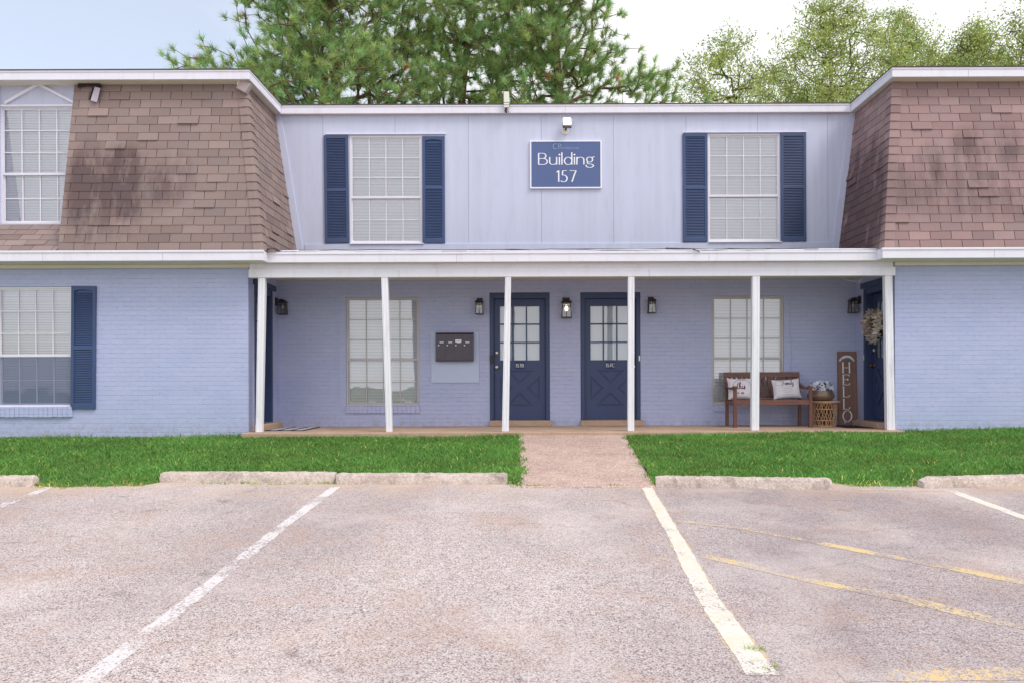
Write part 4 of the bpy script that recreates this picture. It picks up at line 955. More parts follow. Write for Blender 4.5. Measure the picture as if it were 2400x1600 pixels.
# --- posts
posts = [(613, 606, 17.5, 16, 'leftmost white porch post, touching the left brick wing'), (900.8, 911.5, 16.4, 15, 'white porch post with the strongest lean, before the left porch window'),
         (1190.8, 1184.3, 15, 17, 'white porch post in front of the 157B door'), (1479.7, 1479, 16, 16.2, 'white porch post in front of the 157C door'),
         (1772.5, 1770.5, 18.5, 19, 'white porch post in front of the bench'), (2083, 2089, 19, 20.5, 'rightmost white porch post beside the wreathed door')]
for i, (tx, bx, tw_, bw_, lab) in enumerate(posts):
    yb = 1013 if i < 4 else 1009.5; y = 10.905
    T, B_ = P(tx, 650, y), P(bx, yb, y); T.z = bz0 - .001; B_.z = FLOOR + .001; a, c = tw_ / F * y / 2 * .93, bw_ / F * y / 2 * .93
    b = MB(); dd = .085
    b.add([(B_.x - c, y, B_.z), (B_.x + c, y, B_.z), (B_.x + c, y + dd, B_.z), (B_.x - c, y + dd, B_.z), (T.x - a, y, T.z), (T.x + a, y, T.z), (T.x + a, y + dd, T.z), (T.x - a, y + dd, T.z)],
          [(0, 3, 2, 1), (4, 5, 6, 7), (0, 1, 5, 4), (1, 2, 6, 5), (2, 3, 7, 6), (3, 0, 4, 7)])
    for s in (-1, 1):
        b.add([(B_.x + s * c * .5 - .006, y - .004, B_.z + .002), (B_.x + s * c * .5 + .006, y - .004, B_.z + .002), (T.x + s * a * .5 + .006, y - .004, T.z - .002), (T.x + s * a * .5 - .006, y - .004, T.z - .002),
               (B_.x + s * c * .5 - .009, y, B_.z + .002), (B_.x + s * c * .5 + .009, y, B_.z + .002), (T.x + s * a * .5 + .009, y, T.z - .002), (T.x + s * a * .5 - .009, y, T.z - .002)], [(0, 1, 2, 3), (4, 0, 3, 7), (1, 5, 6, 2)])
    b.build('porch_post', M['post'], bld, bev=.004, label=lab)

# ================================================================== FIXTURES
def lantern(loc, direction, s, label, lit=False):
    """loc: wall point at top centre of the back plate; direction: unit vector out of the wall"""
    D = Vector(direction); X = Vector((0, 0, 1)).cross(D).normalized() * -1; loc = Vector(loc)
    t = empty('wall_lantern', loc, label, 'wall lantern', 'porch wall lanterns')
    def T(x, d, z): return loc + X * x * s + D * d * s + Vector((0, 0, z * s))
    def bx(b, x0, x1, d0, d1, z0, z1): b.add([T(x0, d0, z0), T(x1, d0, z0), T(x1, d1, z0), T(x0, d1, z0), T(x0, d0, z1), T(x1, d0, z1), T(x1, d1, z1), T(x0, d1, z1)], [(0, 3, 2, 1), (4, 5, 6, 7), (0, 1, 5, 4), (1, 2, 6, 5), (2, 3, 7, 6), (3, 0, 4, 7)])
    b = MB(); bx(b, -.055, .055, 0, .018, -.15, 0); b.build('back_plate', M['black'], t, bev=.003)
    b = MB(); b.tube([T(0, .015, -.05), T(0, .05, -.035), T(0, .1, -.035), T(0, .13, -.05)], .010 * s, 8); b.build('arm', M['black'], t)
    cd, top, bot = .13, -.09, -.315
    b = MB()
    b.add([T(-.085, cd - .085, top), T(.085, cd - .085, top), T(.085, cd + .085, top), T(-.085, cd + .085, top), T(-.04, cd - .04, top + .045), T(.04, cd - .04, top + .045), T(.04, cd + .04, top + .045), T(-.04, cd + .04, top + .045)], [(0, 3, 2, 1), (4, 5, 6, 7), (0, 1, 5, 4), (1, 2, 6, 5), (2, 3, 7, 6), (3, 0, 4, 7)])
    bx(b, -.012, .012, cd - .012, cd + .012, top + .045, top + .06)
    b.build('lamp_cap', M['black'], t, bev=.002)
    b = MB(); wt, wb = .058, .07
    for sx in (-1, 1):
        for sd in (-1, 1):
            b.bar(T(sx * wt, cd + sd * wt, top), T(sx * wb, cd + sd * wb, bot), .011 * s, .011 * s)
    for z, w in ((top - .055, .061), (bot, wb), (top - .008, .058)):
        th = .008 if z > bot + .01 else .014
        for sd in (-1, 1):
            b.bar(T(-w, cd + sd * w, z), T(w, cd + sd * w, z), th * s, th * s); b.bar(T(sd * w, cd - w, z), T(sd * w, cd + w, z), th * s, th * s)
    for sd in (-1, 1): b.bar(T(0, cd + sd * wt, top), T(0, cd + sd * wb, bot), .007 * s, .007 * s); b.bar(T(sd * wt, cd, top), T(sd * wb, cd, bot), .007 * s, .007 * s)
    bx(b, -wb, wb, cd - wb, cd + wb, bot - .006, bot)
    b.build('lamp_frame', M['black'], t)
    b = MB(); c4 = [(-1, -1), (1, -1), (1, 1), (-1, 1)]; wt2, wb2 = .052, .064
    vs = [T(a * wt2, cd + c * wt2, top - .004) for a, c in c4] + [T(a * wb2, cd + c * wb2, bot + .004) for a, c in c4]
    b.add(vs, [(0, 1, 5, 4), (1, 2, 6, 5), (2, 3, 7, 6), (3, 0, 4, 7)]); b.build('lamp_glass', M['frost'], t)
    b = MB(); prof = [(.008, 0), (.014, -.02), (.024, -.05), (.026, -.07), (.018, -.09), (.004, -.1)]
    b.lathe(T(0, cd, top - .03), [(r * s, h * s) for r, h in prof], 14); b.build('bulb', M['bulb'] if lit else M['bulb_off'], t, smooth=True)
    return t
k = .86
def wallz(px, py): return P(px, py, BY)
lantern(wallz(1124.5, 699), (0, -1, 0), k, 'small unlit black lantern between the mailbox and the 157B door')
lantern(wallz(1326.5, 698), (0, -1, 0), 1.08, 'large glowing black lantern between the two blue doors', True)
lantern(wallz(1525, 696.5), (0, -1, 0), k, 'small unlit black lantern right of the 157C door')
lantern((XL + .0, 12.2, P(650, 698, 12.2).z), (1, 0, 0), k, 'small unlit black lantern on the left porch side wall')
lantern((XR - .0, 12.16, P(2005, 694, 12.16).z), (-1, 0, 0), k, 'small unlit black lantern on the right porch side wall near the wreath')
# bell push beside 157C and camera bell on 157B
b = MB(); q = P(1498, 839, BY); b.box(q.x - .012, q.x + .012, BY - .032, BY - .017, q.z - .045, q.z + .045); b.build('doorbell', M['brass'], bld, bev=.003)
b = MB(); q = P(1152.5, 842, BY); b.box(q.x - .022, q.x + .022, BY - .042, BY - .017, q.z - .066, q.z + .066); b.build('doorbell', M['black'], bld, bev=.006, label='black camera doorbell on the 157B door frame')
b = MB(); q = P(2025.5, 838, 12.0); b.box(XR - .03, XR - .017, 11.975, 12.0, q.z - .045, q.z + .045); b.build('doorbell', M['brass'], bld, bev=.002)

# mailbox
mx0, mx1 = P(1018, 0, BY - .12).x, P(1106.5, 0, BY - .12).x; pz1, pz0 = P(1062, 778, BY).z, P(1062, 896, BY).z
t = empty('mailbox', (P(1062, 0, BY).x, BY, pz0), 'charcoal four door mailbox on a painted blue backing panel', 'mailbox')
b = MB(); b.box(P(1008, 0, BY).x, P(1120, 0, BY).x, BY - .022, BY, pz0, pz1); b.build('backing_panel', M['panelpaint'], t, bev=.003)
mz1, mz0 = P(1062, 781, BY - .13).z, P(1062, 846, BY - .13).z
b = MB(); b.prism([(mx0, BY - .13, mz0 + .02), (mx0, BY - .115, mz0), (mx0, BY - .013, mz0), (mx0, BY - .013, mz1 + .0), (mx0, BY - .13, mz1 - .01)], (mx1 - mx0, 0, 0)); bodyo = b.build('cabinet', M['mailbox'], t, bev=.006)
b = MB(); b.box(mx0 - .006, mx1 + .006, BY - .138, BY - .014, mz1 + .0005, mz1 + .014); b.build('lid', M['mailbox'], t, bev=.004)
W = mx1 - mx0
for i in range(4):
    xa_ = mx0 + W * (.06 + i * .228); b = MB(); b.box(xa_, xa_ + W * .205, BY - .1335, BY - .128, mz0 + .035, mz1 - .03); dr = b.build('mailbox_door', M['mailbox'], t, bev=.002)
    zc = P(1062, 803, BY - .13).z
    c = MB(); c.box(xa_ + W * .05, xa_ + W * .155, BY - .1365, BY - .134, zc - .002, zc + .014); c.build('name_tag', M['white'], dr)
    c = MB(); c.lathe((xa_ + W * .025, BY - .134, zc - .042), [(.011, 0), (.011, -.006), (.003, -.007)], 12, 'y'); c.build('lock', M['brass'], dr)
b = MB(); zc = P(1062, 799, BY - .13).z; xc = P(1071.5, 0, BY - .13).x; b.box(xc - .05, xc + .05, BY - .1375, BY - .134, zc - .02, zc + .022); n_ = b.build('address_label', M['white'], t)
b = MB(); b.box(xc - .03, xc + .03, BY - .139, BY - .138, zc - .004, zc + .001); b.build('label_print', M['black'], n_)

# building sign
y = SY - .03; c1, c2 = P(1242, 330, y), P(1410.5, 442, y)
t = empty('building_sign', ((c1.x + c2.x) / 2, y, c2.z), 'blue sign with white border reading Building 157', 'sign')
T = Matrix.Rotation(R(-.0), 4, 'Y')
b = MB(); fwd = .022; b.plate(rect(c1.x, c2.x, c2.z, c1.z), [rect(c1.x + fwd, c2.x - fwd, c2.z + fwd, c1.z - fwd)], y - .006, .03, back=True); b.build('sign_frame', M['white'], t, bev=.002)
b = MB(); b.box(c1.x + fwd, c2.x - fwd, y, y + .02, c2.z + fwd, c1.z - fwd); b.build('sign_board', M['signblue'], t)
b = MB(); H = (P(0, 363.5, y).z - P(0, 386.5, y).z) * 1.13
H = 27.2 / F * y
tw = text_width('Building', H, .15); xw = (1391.5 - 1262) / F * y; sc = xw / tw
strokes(b, 'Building', P(1262.5, 386.8, y), H, .11, .05, .15, xs=sc)
strokes(b, '157', P(1304.5, 427, y), H * .98, .12, .05, .17, xs=1.25); b.build('lettering', M['white'], t)
b = MB(); strokes(b, 'C', P(1296.5, 350, y), 12.5 / F * y, .10, .07); strokes(b, 'P', P(1309.2, 350, y), 12.5 / F * y, .09, .06)
xl_ = 1309
rnd = random.Random(2)
cur = P(1313, 349.5, y); hz = 3.0 / F * y
font_txt = bpy.data.curves.new('logo_text', 'FONT'); font_txt.body = 'COTTONPORT & LIVING'; font_txt.size = .034; font_txt.extrude = .0005
fo = bpy.data.objects.new('logo_text', font_txt); COL.objects.link(fo)
dg = bpy.context.evaluated_depsgraph_get(); me_ = bpy.data.meshes.new_from_object(fo.evaluated_get(dg)); wv = max(v.co.x for v in me_.vertices)
sx = (44 / F * y) / wv
b.add([(cur.x + v.co.x * sx, y - .002 - v.co.z, cur.z + v.co.y) for v in me_.vertices], [tuple(p.vertices) for p in me_.polygons])
bpy.data.objects.remove(fo); bpy.data.curves.remove(font_txt); bpy.data.meshes.remove(me_)
q0, q1 = P(1324, 352.3, y), P(1344, 351.3, y); b.box(q0.x, q1.x, y - .002, y - .0005, q1.z, q0.z + .008)
b.build('logo', M['logo'], t)

# floodlight over the sign
q = P(1324, 308, SY); t = empty('floodlight', (q.x, SY, q.z), 'lit floodlight on a round white mount above the building sign', 'floodlight')
b = MB(); b.lathe((q.x, SY, q.z), [(.06, -.001), (.06, -.02), (.05, -.028), (.01, -.03)], 22, 'y'); b.build('mount', M['cream'], t, bev=.0)
b = MB(); b.tube([(q.x + .01, SY - .03, q.z + .01), (q.x + .015, SY - .08, q.z + .03), (q.x + .02, SY - .1, q.z + .07)], .014, 8); b.build('arm', M['black'], t)
hc = P(1329, 289, SY - .12); XT = Matrix.Translation(hc) @ Matrix.Rotation(R(-18), 4, 'X')
b = MB(XT); b.plate(rect(-.072, .072, -.085, .085), [rect(-.062, .062, -.05, .078)], -.03, .05, back=True); b.box(-.066, .066, .0205, .04, -.07, .07); b.build('lamp_housing', M['flash'], t, bev=.004)
b = MB(XT); b.box(-.061, .061, -.024, .0, -.049, .077); b.build('lens', M['flood'], t)
# cream transmitter box on the upper eave
q = P(1187, 254, UYC - .05); t = empty('roof_antenna', q, 'cream upright antenna box clamped to the upper eave', 'antenna')
z1_ = P(1187, 217, UYC - .05).z; b = MB(); b.box(q.x - .044, q.x + .044, UYC - .09, UYC - .03, q.z, z1_); b.build('housing', M['cream'], t, bev=.008)
b = MB(); b.box(q.x - .047, q.x + .047, UYC - .093, UYC - .027, q.z + .035, q.z + .042); b.box(q.x - .047, q.x + .047, UYC - .093, UYC - .027, q.z + .075, q.z + .082); b.build('band', M['flash'], t)
b = MB(); b.tube([(q.x, UYC - .06, q.z), (q.x - .02, UYC - .03, q.z - .04), (q.x, UYC, q.z - .05)], .016, 8); b.tube([(q.x, UYC - .05, q.z), (q.x + .04, UYC - .012, q.z - .06)], .005, 6); b.build('bracket', M['cable'], t)
# eave floodlight at the left hip
q = P(573, 205, 10.98); t = empty('eave_floodlight', q, 'brown box shaped floodlight tucked under the left wing eave at the hip', 'floodlight')
XT = Matrix.Translation(q) @ Matrix.Rotation(R(30), 4, 'Y')
b = MB(XT); b.box(-.085, .075, -.05, .05, -.075, .085); b.build('lamp_housing', simple('tan_metal', srgb(176, 160, 160), .5), t, bev=.01)
b = MB(XT); b.box(-.098, -.0855, -.045, .045, -.03, .085); b.build('visor', M['cream'], t, bev=.002)
b = MB(XT); b.box(-.16, -.05, -.02, .05, .0855, .13); b.build('bracket', M['black'], t)
# torn shingle strip beside the dormer: bare dark felt and a dangling metal strip
b = MB(); A = lambda px, py, h=.0: P(px, py, 11.03 - h)
b.prism([A(183, 191, .02), A(228, 191, .02), A(236, 199, .02), A(233, 207, .02), A(222, 206, .02), A(214, 203, .02), A(204, 201, .02), A(182, 206, .02)], (0, .012, 0))
b.prism([A(217, 203, .02), A(224, 204, .02), A(216, 236, .03), A(208, 235, .03)], (0, .012, 0))
b.build('exposed_felt', M['under'], bld)
b = MB(); b.prism([A(222, 204, .05), A(235, 207, .05), A(227, 240, .06), A(212, 236, .06)], (0, .006, 0)); b.build('loose_flashing', simple('pale_flashing', srgb(186, 176, 190), .45), bld)
# loose wires under the porch beam
b = MB(); b.tube([P(1972, 651, 11.6), P(1985, 657, 11.6), P(2003, 660, 11.6), P(2018, 659.5, 11.6)], .005, 6); b.tube([P(2024, 650, 11.6), P(2018, 656, 11.6), P(2011, 665, 11.6)], .005, 6)
tag(b.build('loose_wire', M['cream']), 'two pale loose wires hanging from the porch ceiling near the wreath', 'wire')

# ================================================================== PORCH FURNISHINGS
# bench
bx0, bx1_, yf, yk = 3.18, 4.405, 11.63, 12.1; fl = FLOOR + .001; sz = fl + .425
bench = empty('wooden_bench', ((bx0 + bx1_) / 2, (yf + yk) / 2, fl), 'reddish brown slatted wooden bench with curved arms on the porch', 'bench')
lean = lambda z: yk + .02 + max(0, (z - sz)) * .22
bt = fl + .865
for x in (bx0 + .025, bx1_ - .025):
    b = MB(); b.bar((x, yf + .025, fl), (x, yf + .025, fl + .62), .05, .05); b.build('leg', M['wood_v'], bench, bev=.004)
    b = MB(); b.add([(x - .024, yk - .0, fl), (x + .024, yk, fl), (x + .024, yk + .05, fl), (x - .024, yk + .05, fl), (x - .024, yk, sz), (x + .024, yk, sz), (x + .024, yk + .05, sz), (x - .024, yk + .05, sz),
                     (x - .024, lean(bt) - .02, bt - .02), (x + .024, lean(bt) - .02, bt - .02), (x + .024, lean(bt) + .025, bt - .02), (x - .024, lean(bt) + .025, bt - .02)],
                    [(0, 3, 2, 1), (0, 1, 5, 4), (1, 2, 6, 5), (2, 3, 7, 6), (3, 0, 4, 7), (4, 5, 9, 8), (5, 6, 10, 9), (6, 7, 11, 10), (7, 4, 8, 11), (8, 9, 10, 11)]); b.build('leg', M['wood_v'], bench, bev=.004)
    b = MB(); pts = [(lean(fl + .7) , fl + .695), (yk - .08, fl + .655), (yk - .2, fl + .622), (yf + .15, fl + .625), (yf + .02, fl + .648), (yf - .03, fl + .645)]
    up = [(x - .032, y_, z_) for y_, z_ in pts] + [(x - .032, y_, z_ - .032) for y_, z_ in reversed(pts)]
    b.prism(up, (.064, 0, 0)); b.build('armrest', M['wood'], bench, bev=.006)
    b = MB(); b.box(x - .014, x + .014, yf + .05, yk - .001, sz - .075, sz - .02); b.build('side_rail', M['wood'], bench, bev=.003)
b = MB(); b.box(bx0 + .051, bx1_ - .051, yf + .008, yf + .04, sz - .075, sz - .002); b.build('front_rail', M['wood'], bench, bev=.003)
b = MB()
for k in range(5):
    ya = yf + .043 + k * .083; b.box(bx0 + .04, bx1_ - .04, ya, ya + .07, sz - .018, sz)
b.build('seat', M['wood'], bench, bev=.003)
b = MB(); b.prism([(bx0 + .0, lean(bt - .075) - .022, bt - .075), (bx0, lean(bt) - .024, bt + .004), (bx0, lean(bt) + .02, bt + .004), (bx0, lean(bt - .075) + .02, bt - .075)], (bx1_ - bx0, 0, 0)); b.build('top_rail', M['wood'], bench, bev=.004)
b = MB(); b.box(bx0 + .05, bx1_ - .05, lean(sz + .05) - .012, lean(sz + .05) + .02, sz + .02, sz + .07); b.build('lower_rail', M['wood'], bench, bev=.003)
n = 14
for k in range(n):
    x = bx0 + .05 + (bx1_ - bx0 - .1) * (k + .5) / n; w_ = .024 if k % 2 == 0 else .018
    b = MB(); b.prism([(x - w_, lean(sz + .071), sz + .071), (x + w_, lean(sz + .071), sz + .071), (x + w_, lean(bt - .077), bt - .077), (x - w_, lean(bt - .077), bt - .077)], (0, .014, 0)); b.build('back_slat', M['wood_v'], bench)
# pillows
def pillow(cx_, cz_, cy_, w, h, rot, tilt_back, label, art):
    t_ = .06; n = 16; loc = Vector((cx_, cy_, cz_))
    T = Matrix.Translation(loc) @ Matrix.Rotation(R(tilt_back), 4, 'X') @ Matrix.Rotation(R(rot), 4, 'Y')
    b = MB(T)
    vs = []; fs = []
    def pos(u, v, s):
        e = (1 - abs(u) ** 2.6) * (1 - abs(v) ** 2.6); pin = 1 - .07 * (1 - abs(v) ** 2) * abs(u) ** 3; pin2 = 1 - .09 * (1 - abs(u) ** 2) * abs(v) ** 3
        return (u * w / 2 * pin, -s * t_ * max(e, 0) ** .42 + .004 * math.sin(7 * u + 3 * v) * e, v * h / 2 * pin2)
    for s in (1, -1):
        base = len(vs)
        for j in range(n + 1):
            for i in range(n + 1): vs.append(pos(-1 + 2 * i / n, -1 + 2 * j / n, s))
        for j in range(n):
            for i in range(n):
                a = base + j * (n + 1) + i; f = (a, a + 1, a + n + 2, a + n + 1); fs.append(f if s > 0 else f[::-1])
    b.add(vs, fs)
    o = b.build('throw_pillow', M['pillow'], smooth=True); tag(o, label, 'pillow')
    def on(u, v): p = pos(u * 2 / w, v * 2 / h, 1); return T @ Vector((p[0], p[1] - .0025, p[2]))
    for mat, items in art:
        pb = MB()
        for kind, a in items:
            tmp = MB()
            if kind == 'txt': strokes(tmp, a[0], (a[1], 0, a[2]), a[3], a[4], a[5], a[6], .1, suffix='_', thick=0)
            elif kind == 'line':
                for (p0, p1) in zip(a[0], a[0][1:]):
                    d = Vector((p1[0] - p0[0], p1[1] - p0[1])); l = d.length or 1; nx, nz = -d.y / l * a[1], d.x / l * a[1]
                    tmp.add([(p0[0] + nx, 0, p0[1] + nz), (p0[0] - nx, 0, p0[1] - nz), (p1[0] - nx, 0, p1[1] - nz), (p1[0] + nx, 0, p1[1] + nz)], [(0, 1, 2, 3)])
            for f in tmp.f:
                if len(set(f)) < 3: continue
                q_ = [tmp.v[i] for i in f]
                nrm = (Vector(q_[1]) - Vector(q_[0])).cross(Vector(q_[2]) - Vector(q_[0]))
                if abs(nrm.y) < 1e-9: continue
                pb.add([on(p[0], p[2]) for p in q_], [(0, 1, 2, 3) if len(q_) == 4 else tuple(range(len(q_)))])
        pb.build('printed_words', mat, o)
    return o
def arcs(cx_, cz_, rx, rz, a0, a1, n=20): return [(cx_ + rx * math.cos(R(a0 + (a1 - a0) * i / n)), cz_ + rz * math.sin(R(a0 + (a1 - a0) * i / n))) for i in range(n + 1)]
def scrib(x0, x1, z, amp=.004): 
    n = int((x1 - x0) / .008); rr = random.Random(int(z * 1e4)); return [(x0 + (x1 - x0) * i / n, z + rr.uniform(-amp, amp)) for i in range(n + 1)]
p1x = (P(1703, 0, 11.87).x + P(1767, 0, 11.87).x) / 2
pillow(p1x, sz + .178, 11.93, .42, .35, 0, -14, 'white throw pillow printed this is us, left on the bench', [
    (M['ink'], [('txt', ('this', -.075, -.02, .088, .15, .05, .06)), ('txt', ('is', -.085, -.095, .05, .15, .06, .1)), ('txt', ('us', -.01, -.1, .05, .15, .06, .1))]),
    (M['ink_pale'], [('line', (arcs(.01, -.005, .145, .145, -60, 250), .003)), ('line', (arcs(.01, -.005, .155, .152, -20, 200), .0025)), ('line', (scrib(-.05, .06, .125, .006), .004))])])
p2x = (P(1806, 0, 11.87).x + P(1878, 0, 11.87).x) / 2
pillow(p2x + .005, sz + .172, 11.93, .45, .32, -3.5, -14, 'white throw pillow printed Family, right on the bench', [
    (M['ink'], [('txt', ('F', -.075, .05, .062, .15, .05, .0)), ('txt', ('amily', -.035, .05, .07, .14, .05, .02))]),
    (M['ink_pale'], [('line', (scrib(-.1, .1, .02), .003)), ('line', (scrib(-.06, .07, -.005), .004)), ('line', (scrib(-.08, .08, -.035), .003)), ('line', (scrib(-.05, .06, -.065), .0045)), ('line', (scrib(-.09, .1, -.105), .004)), ('line', (arcs(-.13, .09, .05, .04, 0, 330), .0025))])])
# wicker table
wc = P(1931.5, 1000, 11.93); wc.z = fl
wk = empty('wicker_table', wc, 'round wicker drum table between bench and hello board', 'table')
th = P(1931, 938.5, 11.95).z - fl; r0, r1_ = .172, .2
b = MB(); b.lathe((wc.x, wc.y, fl + th - .028), [(.225, .002), (.242, .008), (.246, .018), (.238, .028), (.1, .0285)], 36); b.build('table_top', M['wicker'], wk, smooth=False)
b = MB(); n = 26
def cp(a, h): r = r0 + (r1_ - r0) * h; return (wc.x + r * math.cos(a), wc.y + r * math.sin(a), fl + .01 + h * (th - .04))
for k in range(n):
    for s in (1, -1):
        a = 2 * math.pi * k / n; jit = random.uniform(-.04, .04); b.tube([cp(a + s * .75 * h + jit, h) for h in (0, .2, .4, .6, .8, 1)], .0034, 5, False)
for k in range(18): a = 2 * math.pi * k / 18; b.tube([cp(a, h) for h in (0, 1)], .003, 5, False)
b.build('woven_body', M['wicker'], wk, smooth=True)
for h, r_ in ((0.0, .010), (.25, .006), (.74, .006), (.98, .008)):
    b = MB(); b.tube([cp(2 * math.pi * i / 32, h) for i in range(33)], r_, 6, False); b.build('hoop', M['wicker'], wk, smooth=True)
b = MB(); b.lathe((wc.x, wc.y, fl + .012), [(.13, 0), (.145, th - .05)], 24); b.build('shade_core', simple('painted_inner_shade', srgb(72, 46, 40), .8), wk)  # added dark core: colours in the shade inside the hollow weave
# flower pot
pc = Vector((P(1920.5, 0, 11.9).x, 11.9, fl + th + .001))
pt_ = empty('flower_pot', pc, 'round bronze glazed pot of white and lilac flowers on the wicker table', 'flower pot')
b = MB(); b.lathe(pc, [(.11, 0), (.165, .012), (.2, .05), (.207, .085), (.195, .125), (.178, .148), (.184, .162), (.176, .168), (.165, .16), (.16, .135)], 40); b.build('pot', M['pot'], pt_, smooth=True)
b = MB(); b.lathe(pc, [(.155, .13), (.158, .14), (.1, .15)], 24); b.build('soil', M['soil'], pt_)
rnd = random.Random(12); fb = MB(); lb = MB()
def petal(mb, c, d, L, w, up):
    d = Vector(d).normalized(); s = d.cross(Vector(up)).normalized()
    if s.length < .1: s = Vector((1, 0, 0))
    c = Vector(c); mb.add([c, c + d * L * .5 + s * w / 2, c + d * L, c + d * L * .5 - s * w / 2], [(0, 1, 2), (0, 2, 3)])
def ball(): 
    while True:
        v = Vector((rnd.uniform(-1, 1), rnd.uniform(-1, 1), rnd.uniform(-1, 1)))
        if .05 < v.length < 1: return v
for k in range(95):
    v = ball(); c = pc + Vector((v.x * .2 + .01, v.y * .17, .23 + v.z * .1 * (1 - .3 * abs(v.x)) - .05 * abs(v.x)))
    if rnd.random() < .2: c.z -= .03; c.x += .03 * (1 if v.x > 0 else -1)
    n_ = (c - (pc + Vector((0, 0, .12)))).normalized() + Vector((0, -.5, 0)); n_.normalize(); a = n_.orthogonal().normalized(); bb = n_.cross(a)
    purple = v.x < -.45 and rnd.random() < .45
    for m_ in range(6):
        an = m_ * 1.047 + rnd.uniform(-.2, .2); dd = a * math.cos(an) + bb * math.sin(an) + n_ * rnd.uniform(.1, .6)
        fb.tint = (.30, .12, .22) if purple else rnd.choice([(.88, .88, .95), (.8, .82, .95), (.62, .66, .92), (.9, .9, .92)])
        petal(fb, c, dd, rnd.uniform(.038, .058), .042, n_)
for k in range(110):
    v = ball(); c = pc + Vector((v.x * .17, v.y * .15, .2 + v.z * .07)); lb.tint = rnd.choice([(.05, .12, .04), (.08, .17, .05), (.14, .22, .07)])
    petal(lb, c, v + Vector((0, -.2, .2)), .06, .022, (0, 1, .3))
fb.build('flowers', M['petal'], pt_); lb.build('leaves', M['petal'], pt_)
# HELLO board
hb0, ht0 = P(1966, 997.5, 12.24), P(1966, 828, 12.29); hwid = .318
tlt = math.atan2(.045, 1.19); Hh = 1.205
XT = Matrix.Translation((hb0.x, 12.245, fl)) @ Matrix.Rotation(-tlt, 4, 'X')
hs = empty('hello_board', (hb0.x + hwid / 2, 12.17, fl), 'tall brown board reading HELLO leaning on the wall beside the door', 'sign')
b = MB(XT); b.box(0, hwid, 0, .018, 0, Hh); b.build('board', M['signwood'], hs, bev=.003)
Xv = XT.to_3x3() @ Vector((1, 0, 0)); Zv = XT.to_3x3() @ Vector((0, 0, 1)); Nv = XT.to_3x3() @ Vector((0, -1, 0))
sy = Hh / 170.0                                         # metres per photo pixel up the board
b = MB()
for ch, yb_, x_, hp in (('H', 877, .088, 24.2), ('E', 905, .091, 24.2), ('L', 932.8, .091, 24), ('L', 961, .091, 24), ('O', 988.5, .077, 24)):
    strokes(b, ch, XT @ Vector((x_, -.0002, (997.5 - yb_) * sy)), hp * sy * .99, .12 if ch != 'O' else .12, .045, .1, 0, Xv, Zv, Nv, .0015)
b.build('lettering', M['white'], hs)
b = MB(XT); rnd = random.Random(3)
for k in range(34):
    an = R(18 + 144 * k / 33); rr = .105 + rnd.uniform(-.012, .012); c = (hwid * .5 - .004 + rr * 1.12 * math.cos(an), Hh - .185 + rr * .95 * math.sin(an)); s = .016 if 10 < k < 24 else .011
    q_ = [(c[0] + s * math.cos(R(t)) * (1.3 if t % 120 < 60 else .8), -.0012 - .0004 * (k % 5), c[1] + s * math.sin(R(t))) for t in range(0, 360, 40)]; b.add(q_, [tuple(range(len(q_)))])
b.build('flower_garland', M['logo'] if False else simple('garland_white', srgb(222, 228, 246), .6), hs)
b = MB(XT); b.add([(hwid - .1, -.0015, .004), (hwid - .003, -.0015, .004), (hwid - .003, -.0015, .1)], [(0, 1, 2)]); b.build('corner_tag', M['white'], hs)
b = MB(XT); b.add([(.105 + .02 * math.cos(R(t)), -.0035, .05 + .026 * math.sin(R(t))) for t in range(0, 360, 30)], [tuple(range(12))]); b.box(.138, .17, -.004, -.0005, .045, .062); b.build('price_sticker', simple('sticker_blue', srgb(150, 180, 216), .5), hs)
# doormats
def fmat(pts, z, th_): return [(p[0], p[1], z) for p in pts]
b = MB(); x0, x1 = 4.95, 5.37 - .16; 
b.prism([(4.86, 11.46, fl), (5.21, 11.30, fl), (5.215, 11.95, fl), (4.86, 12.05, fl)], (0, 0, .012)); tag(b.build('doormat', M['mat'], bev=.003), 'plain dark doormat at the foot of the hello board', 'doormat')
ma = empty('doormat', (-3.6, 11.5, fl), 'black and ivory lattice doormat by the left porch door', 'doormat')
b = MB(); b.box(-3.97, -3.38, 11.2, 12.05, fl, fl + .01); b.build('rubber_base', M['mat'], ma, bev=.003)
b = MB()
for i in range(3):
    for j in range(5):
        cx_, cy_ = -3.97 + .59 * (i + .5) / 3, 11.2 + .85 * (j + .5) / 5; b.prism([(cx_ - .08, cy_, fl + .0102), (cx_, cy_ - .07, fl + .0102), (cx_ + .08, cy_, fl + .0102), (cx_, cy_ + .07, fl + .0102)], (0, 0, .003))
b.build('lattice_pattern', M['matw'], ma)
